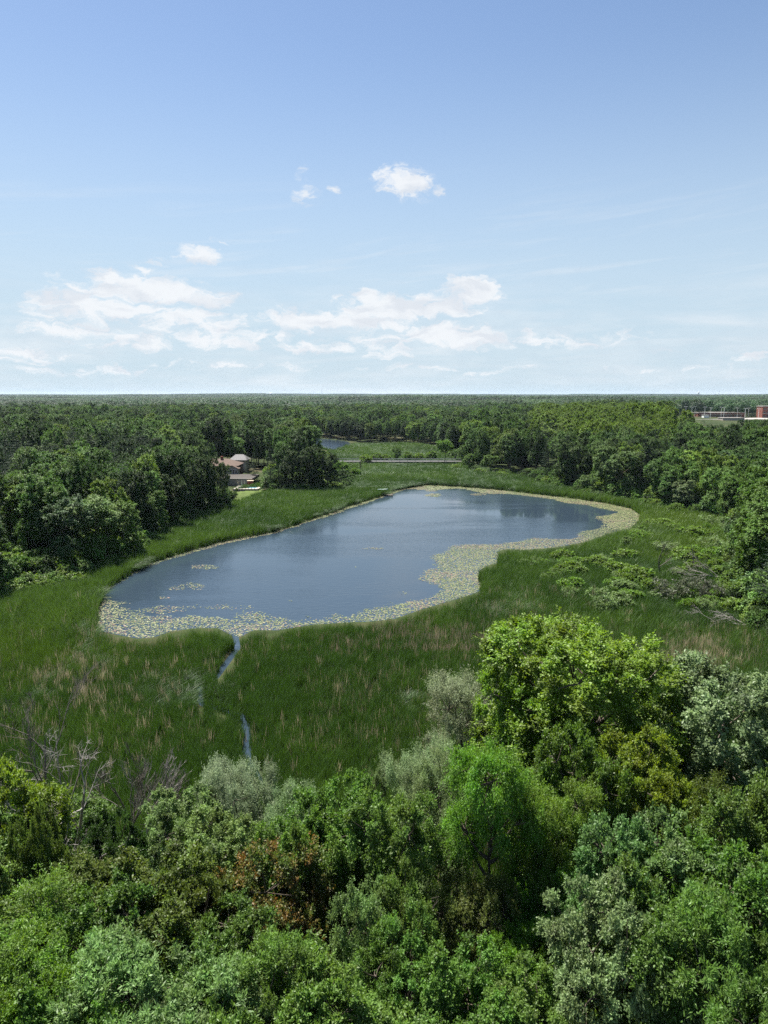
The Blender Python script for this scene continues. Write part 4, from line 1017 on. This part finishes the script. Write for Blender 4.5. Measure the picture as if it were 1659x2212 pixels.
BUSHES = [
 (25,1240,5,9,'u0',YG,'bright green bush at the left frame edge below the wood'), (75,1252,4.5,7,'u1',YG,'bright green bush second from the left frame edge'), (112,1232,5,7,'u0',BRIGHT,'leafy bush in front of the pale layered trees'),
 (140,1245,5,8,'u1',YG,'rounded bright bush ending the row below the left wood'), (40,1272,3.2,8,'u0',YG,'low yellow-green bush nearest the reeds at the left'), (10,1292,3.5,7,'u1',GREEN,'low green bush against the left frame edge in the reeds'),
 (85,1275,2.6,6,'u1',YG,'low yellow-green bush tip at the left reed edge'), (165,1262,2.6,5,'u0',YG,'small bush isolated at the end of the left row'),
 (290,1205,3.5,6,'u0',GREEN,'bush at the foot of the left wood near the shore notch'), (320,1180,3,5,'u1',GREEN,'small bush in the left shore notch'), (395,1128,3,4.5,'u0',GREEN,'bush under the dark trees on the left shore'),
 (1500,1070,3,5,'u2',PALE,'thin pale bush before the right wood'),
 (1215,1215,3,5,'u0',YG,'yellow-green bush nearest the little reed headland'), (1240,1245,3,5.5,'u1',YG,'yellow-green bush in the right marsh, middle of a short diagonal row'), (1290,1228,2.8,6,'u0',YG,'spreading yellow-green bush in the right marsh above the row'),
 (1330,1245,3.2,6,'u1',YG,'yellow-green bush right of the short diagonal row'), (1372,1262,3.6,7,'u0',YG,'largest yellow-green bush in the middle of the right marsh'), (1232,1280,2.8,5,'u1',BRIGHT,'lone bright bush low in the right marsh'),
 (1405,1285,3,4,'u1',YG,'narrow yellow-green bush under the leaning snag'), (1300,1325,4,6,'u2',PALE,'pale sparse bush above the biggest foreground tree'), (1340,1318,3,5,'u1',PALE,'small pale bush touching the pale sparse bush'),
 (1455,1300,4.2,8,'u2',(.07,.085,.045),'greyish half-bare bush, left of a pair'), (1520,1300,4,8,'u2',(.065,.075,.045),'greyish half-bare bush, right of a pair'), (1350,1210,2.6,6,'u0',YG,'low bush halfway to the leaning snag'),
 (1480,1215,3.5,7,'u0',YG,'yellow-green bush beside the broken snag'), (1545,1200,4,8,'u2',PALE,'pale bush behind the fallen dead tree'), (1440,1200,3.2,6,'u2',GREY,'greyish bush left of the broken snag'),
 (1590,1215,4,8,'u1',GREEN,'green bush at the right wood edge behind the fallen tree'), (1500,1165,3.4,8,'u0',YG,'bright bush in the upper right marsh'), (1420,1140,2.6,8,'u1',YG,'low bright bush near the lake end'),
 (1385,1165,2.4,7,'u1',YG,'low bright bush right of the lake end'), (1540,1140,3.5,7,'u2',PALE,'pale bush under the right wood'), (1460,1110,3.5,5,'u0',GREEN,'small bush just below the pale grey-green tree'),
 (1350,1083,3.5,4,'u1',YG,'upright yellow-green bush at the far right shore'), (1300,1068,2.6,4,'u0',GREEN,'small bush among the far right reeds'), (1400,1095,3,5,'u1',GREEN,'bush at the wood edge above the lake end'),
 (1610,1270,4,7,'u0',GREEN,'green bush under the right wood below the fallen tree'), (1630,1310,4.5,8,'u1',GREEN,'green bush at the right frame edge'), (1590,1330,3,6,'u0',YG,'bright bush beside the second fallen tree'),
 (770,1030,4,5,'u1',BRIGHT,'bright bush between the dark clump and the road'), (790,1000,4.4,7,'u0',YG,'roadside bush, leftmost of the hedge'), (812,998,4.8,7,'u1',GREEN,'roadside bush, second of the hedge'),
 (832,997,4.1,6,'u0',YG,'roadside bush just left of the small dark tree'), (882,996,5.1,7,'u1',GREEN,'roadside bush just right of the small dark tree'), (905,995,4.4,7,'u0',YG,'roadside bush in the right half of the hedge'),
 (930,994,5.1,7,'u1',GREEN,'roadside bush next to the umbrella-shaped tree'), (984,1014,2.6,6,'u0',YG,'bush in front of the guard rail below the umbrella-shaped tree'), (1040,1024,2.6,6,'u1',YG,'low bush below the broad low green tree'),
 (1085,1030,2.4,6,'u0',YG,'low bush at the foot of the right wood near the road'), (684,1058,2.4,2.5,'u1',BRIGHT,'tiny bright bush in front of the dark clump'), (600,1068,1.6,6,'u0',YG,'low bright bush at the lower edge of the lawn'), (570,1077,1.5,5,'u1',YG,'low bright bush along the lower left lawn edge'),
]
for b in BUSHES: bush(*b)
def small_bushes():
    r = random.Random(77); S = []
    Z = [(1200,1200),(1390,1150),(1560,1135),(1600,1200),(1580,1330),(1400,1330),(1180,1290),(1120,1225)]
    while len(S) < 64:
        u, v = r.uniform(1110, 1605), r.uniform(1130, 1335)
        if in_poly(np.array([u]), np.array([v]), Z)[0]: S.append((u, v))
    for q, (u, v) in enumerate(sorted(S)):
        bush(u, v, r.uniform(1.7, 3.0), r.uniform(2.0, 5.0), r.choice(['u0', 'u1', 'u2']), r.choice([YG, YG, BRIGHT, PALE, GREEN]), 'knee-high bush among the right marsh reeds, %s from the left' % ordinal(q), 'low bushes of the right marsh')
small_bushes()
# scrub under the edge of the woods: too dense to count
def undergrowth():
    r = np.random.default_rng(91)
    n = 90000; rr = np.sqrt(r.uniform(85**2, 420**2, n)); th = np.radians(r.uniform(-35, 35, n)); x, y = rr*np.sin(th), rr*np.cos(th)
    sd = sdist(x, y, OPEN); k = (sd > -2.5) & (sd < 26) & (r.uniform(0, 1, n) < np.where(sd < 7, .22, .09)); k &= ~((np.abs(y-ROAD_Y) < 7) & (np.abs(x) < 110))
    x, y, sd = x[k], y[k], sd[k]; z = terrain(x, y); h = r.uniform(.7, 1.5, len(x))*np.where(sd > 2, 1.15, .6)
    for P in (LAWN_PX, LAWN2_PX): 
        u, v = proj(x, y, z); k = ~in_poly(u, v, P); x, y, sd, z, h = x[k], y[k], sd[k], z[k], h[k]
    k = ~blocks(x, y, z, h*4, h*2) & (z > .1); x, y, sd, z, h = x[k], y[k], sd[k], z[k], h[k]; n = len(x)
    tint = tint_for(r, n, x, y)*1.1; w = h*r.uniform(.8, 1.3, n)
    # and bare-ground cover under the foreground wood
    m = 900; q = np.sqrt(r.uniform(12**2, 50**2, m)); t = np.radians(r.uniform(-36, 36, m)); fx, fy = q*np.sin(t), q*np.cos(t); fz = terrain(fx, fy); fh = r.uniform(.2, .55, m)
    keep = ~in_poly(*proj(fx, fy, fz), [(985,1750),(1190,1750),(1170,2010),(985,2060)]) | (r.uniform(0, 1, m) < .25)
    keep &= fy < 46; fx, fy, fz, fh = fx[keep], fy[keep], fz[keep], fh[keep]; m = len(fx)
    x = np.concatenate([x, fx]); y = np.concatenate([y, fy]); z = np.concatenate([z, fz]); h = np.concatenate([h, fh]); w = np.concatenate([w, fh*1.4]); tint = np.concatenate([tint, tint_for(r, m, fx, fy)])
    n = len(x); print('undergrowth', n)
    gn_scatter('undergrowth', np.column_stack([x, y, z]), np.column_stack([0*x, 0*x, r.uniform(0, 6.28, n)]), np.column_stack([w, w, h]), r.integers(0, 2, n), tint, [joined(*MIDP['u0']), joined(*MIDP['u1'])],
               'dense green scrub growing under the edges of the woods', 'undergrowth')
undergrowth()

# ------------------------------------------------------------------ snags and fallen trees in the right marsh
def snag(u, v, H, seed, lab, m='darkdead', **k):
    p = at(u, v, .3); me = bare_tree('snag', seed, m, H=H, r0=.17, **k)
    return put_tree('dead_snag', lab, 'dead tree', me, p[0], p[1], .3, 1, 1, 0, (1, 1, 1), crown='branches')
snag(1425,1245,7.5,61,'leaning dark snag with thin forked branches in the right marsh', lean=(-.10, 0), depth=3, spread=.5)
snag(1498,1238,6.2,64,'short broken snag with one side stub in the right marsh', lean=(0, 0), depth=1, nb=(1, 2), spread=.6)
snag(778,1022,6,66,'thin bare pole-like snag beside the road bushes', lean=(.02, 0), depth=2, spread=.35)
def fallen(u, v, L, rz, seed, lab):
    p = at(u, v, .5); me = bare_tree('fallen', seed, 'dead', H=L, r0=.2, depth=3, spread=.7, nb=(4, 6), first=.35)
    e = put_tree('fallen_tree', lab, 'dead tree', me, p[0], p[1], 1.1, 1, 1, 0, (1, 1, 1), crown='branches'); e.rotation_euler = (R_(-6), R_(-84), rz)
fallen(1598,1258,11,R_(8),71,'pale fallen dead tree lying out from the right wood')
fallen(1662,1362,9,R_(4),75,'second pale fallen tree, lower down at the right frame edge')

# ------------------------------------------------------------------ road with guard rails
def road():
    m = MB(); z = 2.3; m.box(-150, 260, ROAD_Y-4.2, ROAD_Y+4.2, z-1.6, z); o = m.build('road', M['road']); tag(o, 'narrow grey road crossing the marsh on a low causeway', None, kind='structure')
    for yy, lab in ((ROAD_Y-4.6, 'steel guard rail along the near side of the road'), (ROAD_Y+4.6, 'steel guard rail along the far side of the road')):
        e = thing('guard_rail', lab, 'guard rail', (0, yy, z-.3), 0, 'guard rails along the causeway')
        g = MB()
        for a, b in ((.62, .74), (.74, .80), (.80, .92)): g.box(-60, 130, -.04 if a == .74 else -.09, .04, a+.2, b+.2)
        g.build('rail', M['steel'], e)
        pm = MB().box(-.07, .07, .05, .2, -.6, 1.1); me = new_mesh('post', pm.V, pm.F, [M['bark']])
        for k in range(48): obj('post', me, e, (-60+k*4.0, 0, 0))
road()

# ------------------------------------------------------------------ lawns, lakeside house, pool
def sheet(name, P, m, lab, dz=.05):
    pts = []
    V = [];  Fc = []; W = ground_poly(P, .8); xs = [p[0] for p in W]; ys = [p[1] for p in W]; s = 1.5
    nx, ny = int((max(xs)-min(xs))/s)+2, int((max(ys)-min(ys))/s)+2; idx = {}
    gx, gy = np.meshgrid(min(xs)+np.arange(nx)*s, min(ys)+np.arange(ny)*s, indexing='ij'); ins = in_poly(gx+s/2, gy+s/2, W); gz = terrain(gx.ravel(), gy.ravel()).reshape(gx.shape)
    def vid(i, j):
        if (i, j) not in idx: idx[(i, j)] = len(V); V.append((gx[i, j], gy[i, j], gz[i, j]+dz))
        return idx[(i, j)]
    for i in range(nx-1):
        for j in range(ny-1):
            if ins[i, j]: Fc.append((vid(i, j), vid(i+1, j), vid(i+1, j+1), vid(i, j+1)))
    o = obj(name, new_mesh(name, V, Fc, [m], smooth=True)); tag(o, lab, None, kind='structure')
sheet('lawn', LAWN_PX+[], M['lawn'], 'mown lawn sloping from the pool to the reeds', .22); sheet('lawn', LAWN2_PX, M['lawn'], 'mown lawn beside the brown house at the left', .22)

def window(parent, x, y, z, w, h, face=-1):
    f = MB(); t = .08
    f.box(x-w/2-t, x+w/2+t, y+face*.06, y, z-t, z); f.box(x-w/2-t, x+w/2+t, y+face*.06, y, z+h, z+h+t); f.box(x-w/2-t, x-w/2, y+face*.06, y, z, z+h); f.box(x+w/2, x+w/2+t, y+face*.06, y, z, z+h)
    wo = f.build('window', M['white'], parent); MB().box(x-w/2, x+w/2, y+face*.03, y+.02, z, z+h).build('pane', M['glass'], wo)
def lakeside_house():
    z0 = 1.0; ax = lambda u, y: (u-CX)/F*math.hypot(y, 32)
    # pool terrace
    y0, y1 = 265.0, 276.0; xa, xb = ax(509, 270), ax(562, 270)
    e = thing('swimming_pool', 'pale blue swimming pool with white paving behind the lawn', 'pool', (0, 0, 0))
    MB().box(xa, xb, y0, y0+2.6, z0-.6, z0+.1).box(xa, xb, y1-2.2, y1, z0-.6, z0+.1).box(xa, xa+1.2, y0+2.6, y1-2.2, z0-.6, z0+.1).box(xb-1.2, xb, y0+2.6, y1-2.2, z0-.6, z0+.1).build('paving', M['stucco'], e)
    MB().box(xa+1.2, xb-1.2, y0+2.6, y1-2.2, z0-.6, z0+.02).build('water', M['pool'], e)
    f = thing('pool_fence', 'thin dark fence along the front of the swimming pool', 'fence', (0, y0-.2, z0))
    MB().box(xa, xb, -.03, .03, 1.05, 1.12).box(xa, xb, -.03, .03, .15, .2).build('rail', M['darkdead'], f)
    pm = MB().box(-.06, .06, -.06, .06, -.3, 1.2); me = new_mesh('post', pm.V, pm.F, [M['darkdead']])
    for k in range(9): obj('post', me, f, (xa+(xb-xa)*k/8, 0, 0))
    # retaining wall with coping
    w = thing('retaining_wall', 'grey stone retaining wall between pool and house terrace', 'wall', (0, y1+.3, z0))
    xw0, xw1 = ax(470, 277), ax(545, 277)
    MB().box(xw0, xw1, 0, .6, -.6, 2.6).build('wall', M['stone'], w); MB().box(xw0-.1, xw1+.1, -.12, .8, 2.6, 2.8).build('coping', M['stone'], w)
    MB().box(xw0, xw1, .8, 17, 1.6, 2.62).build('terrace', M['patio'], w)
    c = thing('pool_cabana', 'red cabana with flat pale roof at the right end of the pool', 'cabana', (ax(540, 274), 275.0, z0+.1))
    MB().box(-1.0, 1.0, -.7, .7, 0, 1.9).build('curtain', M['redcloth'], c); MB().box(-1.25, 1.25, -.95, .9, 1.9, 2.05).build('roof', M['tan'], c)
    for k, (u, cm, lab) in enumerate(((514, 'tan', 'folded tan parasol by the pool, leftmost of three'), (522, 'tan', 'folded tan parasol by the pool, middle of three'), (528, 'tan', 'folded tan parasol by the pool, nearest the red cabana'))):
        q = thing('folded_parasol', lab, 'parasol', (ax(u, 274.6), 274.6, z0+.1), 0, 'folded parasols by the pool')
        MB().tube([(0, 0, 0), (0, 0, 2.3)], [.03, .03]).build('pole', M['white'], q); MB().tube([(0, 0, .9), (0, 0, 1.1), (0, 0, 1.6), (0, 0, 2.3)], [.16, .18, .13, .04], 8).build('canopy', M[cm], q)
    # the house
    hz = 3.6; hx, hy = ax(452, 296), 294.0
    h = thing('lakeside_house', 'brown hip-roofed house with a gabled window bay above the pool', 'house', (hx, hy, hz))
    L = ax(512, 296)-hx
    MB().box(-16, L, 3, 15, -1.5, 3.0).build('wall', M['browns'], h); ro = MB().hip(-16, L, 3, 15, 3.0, 5.6, 5.5).build('roof', M['roofb'], h)
    MB().box(L-8, L-7, 8, 9, 4.0, 6.6).build('chimney', M['brick'], ro)
    g0, g1 = ax(490, 294)-hx, ax(515, 294)-hx; gm = (g0+g1)/2
    gb = MB().box(g0, g1, 0, 3.05, -1.0, 2.2); gb.add([(g0, 0, 2.2), (g1, 0, 2.2), (gm, 0, 3.3), (g0, .3, 2.2), (g1, .3, 2.2), (gm, .3, 3.3)], [(0, 1, 2), (3, 5, 4), (0, 2, 5, 3), (1, 4, 5, 2)])
    gb.build('gabled_bay', M['stucco'], h); MB().gable(g0, g1, 0, 3.2, 2.2, 3.42).build('bay_roof', M['roofb'], h)
    for k in range(3): window(h, gm-.6+k*1.1, 0, .2, .7, 1.5)
    aw = MB(); n = 10; aw.add([(gm-1.7+math.cos(a)*.65, -.04, 1.9+math.sin(a)*.65) for a in np.linspace(0, math.pi, n)], [tuple(range(n))]); aw.build('arched_pane', M['glass'], h)
    for k in range(4): window(h, -14+k*4.2, 3, .6, 1.4, 1.3)
    e2 = thing('grey_roofed_house', 'grey roof of a second building behind the brown house', 'house', (ax(517, 316), 314, 3.4))
    MB().box(-3.6, 3.6, 0, 8, -.5, 4.0).build('wall', M['stucco'], e2); MB().hip(-3.6, 3.6, 0, 8, 4.0, 6.4, 2.4).build('roof', M['roofg'], e2)
    for k in range(2): window(e2, -1.6+k*3.2, 0, 1.4, 1.1, 1.3)
    # brown house at the left frame edge
    y = 206.0; bx = ax(10, y)
    b = thing('brown_house', 'low brown house with grey roof half hidden at the left frame edge', 'house', (bx, y, 1.6))
    MB().box(-9, 3.2, 0, 9, -1, 2.6).build('wall', M['browns'], b); MB().hip(-9, 3.2, 0, 9, 2.6, 4.9, 4).build('roof', M['roofg'], b)
    gb = MB().box(3.2, 7.0, -1, 6, -1, 2.2); gb.build('garage_wall', M['brick'], b); MB().gable(3.3, 6.9, -1, 6, 2.2, 3.5).build('garage_roof', M['roofb'], b)
    MB().add([(3.3, -1.01, 2.2), (6.9, -1.01, 2.2), (5.1, -1.01, 3.4)], [(0, 1, 2)]).build('gable_panel', M['tan'], b)
    for k in range(3): window(b, -7.4+k*3.4, 0, .6, 1.3, 1.2)
lakeside_house()

# ------------------------------------------------------------------ dock and rowing boat
def dock():
    p = at(834, 1069, .3); e = thing('wooden_dock', 'small grey wooden dock at the far left shore of the lake', 'dock', (p[0]-1.2, p[1], 0), R_(-12))
    pk = MB().box(-.09, .09, -.7, .7, .38, .43); me = new_mesh('plank', pk.V, pk.F, [M['plank']])
    for k in range(18): obj('plank', me, e, (k*.21, 0, 0))
    MB().box(-.1, 3.7, -.55, -.45, .2, .38).box(-.1, 3.7, .45, .55, .2, .38).build('beam', M['plank'], e)
    pm = MB().box(-.06, .06, -.06, .06, -1.0, .9); me = new_mesh('post', pm.V, pm.F, [M['darkdead']])
    for x, y in ((.2, -.76), (.2, .76), (3.5, -.76), (3.5, .76)): obj('post', me, e, (x, y, 0))
    q = at(827, 1063, .9); b = thing('rowing_boat', 'pale blue-green rowing boat pulled up in the reeds above the dock', 'boat', (q[0], q[1], 1.55), R_(15))
    V, Fc = [], []; S = 9
    for i in range(S):
        t = i/(S-1)*2-1; w = .62*(1-abs(t)**2.4)+.02; sh = .1*t*t; x = t*1.9
        V += [(x, -w, .42+sh), (x, -w*.7, .1), (x, 0, sh*.5), (x, w*.7, .1), (x, w, .42+sh)]
    for i in range(S-1):
        for j in range(4): a = i*5+j; Fc.append((a, a+5, a+6, a+1))
    hull = obj('hull', new_mesh('hull', np.array(V), Fc, [M['hull']], smooth=True), b); md = hull.modifiers.new('thick', 'SOLIDIFY'); md.thickness = .04
    for x in (-.8, .4): MB().box(x, x+.25, -.52, .52, .3, .34).build('seat', M['plank'], b)
dock()

# ------------------------------------------------------------------ shopping centre far right
def shops():
    Y = 880.0; ax = lambda u, y: (u-CX)/F*y*CP
    def zt(x, y): return float(terrain(x, y))
    zs = zt(ax(1560, Y), Y)
    o = MB().box(ax(1465, Y-60), ax(1720, Y-60), Y-62, Y-6, zs-6, zs-.5).build('parking_lot', M['paleroad']); tag(o, 'pale concrete parking lot of the distant shopping centre', None, kind='structure')
    e = thing('shop_building', 'long low brick shop building with flat roof far right', 'building', (ax(1510, Y), Y, zs))
    L = ax(1612, Y)-ax(1510, Y)
    MB().box(0, L, 0, 24, -3, 5.0).build('wall', M['brick'], e); MB().box(-.5, L+.5, -.5, 24.5, 5.0, 5.8).build('roof', M['paleroad'], e); MB().box(4, L-4, -2.2, 0, 3.0, 3.5).build('canopy', M['paleroad'], e)
    for k in range(10): window(e, 6+k*(L-12)/9, 0, .6, 3.6, 2.0)
    e = thing('brick_tower_building', 'tall red brick building cut by the right frame edge', 'building', (ax(1650, Y-10), Y-10, zs))
    MB().box(0, 16, 0, 14, -3, 13).build('wall', M['brick'], e); MB().box(-.4, 16.4, -.4, 14.4, 13, 13.8).build('roof', M['paleroad'], e); MB().box(0.2, 16, -.3, 0, 4.4, 5.4).build('band', M['paleroad'], e)
    for k in range(3):
        for j in range(3): window(e, 2.5+k*4.5, 0, 1.0+j*4.2, 2.2, 1.8)
    e = thing('shop_annex', 'small pale flat building left of the long brick shop', 'building', (ax(1524, Y-30), Y-30, zs-.5)); MB().box(0, 6, 0, 6, -2, 3.6).build('wall', M['white'], e); MB().box(-.3, 6.3, -.3, 6.3, 3.6, 4).build('roof', M['paleroad'], e)
    e = thing('flat_roofed_store', 'grey flat roof in front of the parking lot', 'building', (ax(1566, Y-75), Y-75, zs-1.5)); MB().box(0, 24, 0, 12, -3, 2.6).build('wall', M['stucco'], e); MB().box(-.4, 24.4, -.4, 12.4, 2.6, 3.2).build('roof', M['paleroad'], e)
    names = ['leftmost lamp post','second lamp post from the left','third lamp post from the left','fourth lamp post from the left','fifth lamp post from the left','sixth lamp post from the left','seventh lamp post from the left',
             'eighth lamp post from the left','ninth lamp post from the left','fourth lamp post from the right','third lamp post from the right','second lamp post from the right','rightmost lamp post']
    for k, u in enumerate((1449, 1484, 1497, 1504, 1525, 1538, 1561, 1567, 1590, 1596, 1613, 1620, 1642)):
        yy = Y-45+(k*37 % 60); x = ax(u, yy)
        q = thing('lamp_post', names[k]+' in the distant parking lot', 'lamp post', (x, yy, zt(x, yy)-.5), 0, 'lamp posts of the parking lot')
        MB().tube([(0, 0, 0), (0, 0, 12.6)], [.22, .16]).build('pole', M['white'], q); MB().box(-1.6, 1.6, -.12, .12, 12.6, 12.8).build('arm', M['white'], q)
        for sx in (-1.6, 1.6): MB().box(sx-.45, sx+.45, -.3, .3, 12.4, 12.65).build('lamp_head', M['white'], q)
shops()

# ------------------------------------------------------------------ on the horizon
def horizon():
    def tower(u, v, Y, bulb, hh, lab):
        p = at_dist(u, v, Y); g = float(terrain(p[0], p[1])); e = thing('water_tower', lab, 'water tower', (p[0], p[1], g)); z = p[2]-g
        for a in range(6): MB().tube([(math.cos(a*1.047)*bulb*.8, math.sin(a*1.047)*bulb*.8, 0), (math.cos(a*1.047)*bulb*.8, math.sin(a*1.047)*bulb*.8, z-hh)], [.8, .8]).build('leg', M['steel'], e)
        MB().tube([(0, 0, z-hh-2), (0, 0, z-hh), (0, 0, z-hh*.3), (0, 0, z-hh*.1), (0, 0, z)], [bulb*.5, bulb, bulb, bulb*.8, bulb*.1], 16).build('tank', M['white'], e)
        MB().tube([(0, 0, 0), (0, 0, z-hh)], [1.6, 1.6], 8).build('riser', M['steel'], e)
    tower(585, 848.5, 6500, 14, 14, 'white water tower on the horizon, larger of two left of centre'); tower(533, 850, 7000, 9, 11, 'smaller water tower on the horizon at left'); tower(1509, 846.5, 6000, 7, 20, 'slim dark tank tower on the right horizon')
    for u, v, lab in ((695, 838, 'thin radio mast on the horizon left of centre'), (823, 848, 'short mast on the horizon at centre'), (1554, 841, 'thin radio mast on the right horizon')):
        p = at_dist(u, v, 6000); g = float(terrain(p[0], p[1])); e = thing('radio_mast', lab, 'mast', (p[0], p[1], g)); z = p[2]-g
        MB().tube([(0, 0, 0), (0, 0, z*.93)], [1.0, .6], 4).build('lattice', M['steel'], e); MB().tube([(0, 0, z*.93), (0, 0, z)], [.35, .2], 4).build('antenna', M['steel'], e)
horizon()

# ------------------------------------------------------------------ the air
def haze():
    m = mat('haze'); t = NT(m)
    v = t.n('ShaderNodeVolumePrincipled', {'Color': (.68, .84, 1.0, 1), 'Density': 2.8e-5, 'Anisotropy': .2}); t.out(None, v.outputs[0])
    o = MB().box(-17200, 17200, -17200, 17200, -30, 95).build('haze', m); tag(o, 'thin pale summer haze over the whole place', 'haze', kind='stuff')
haze()
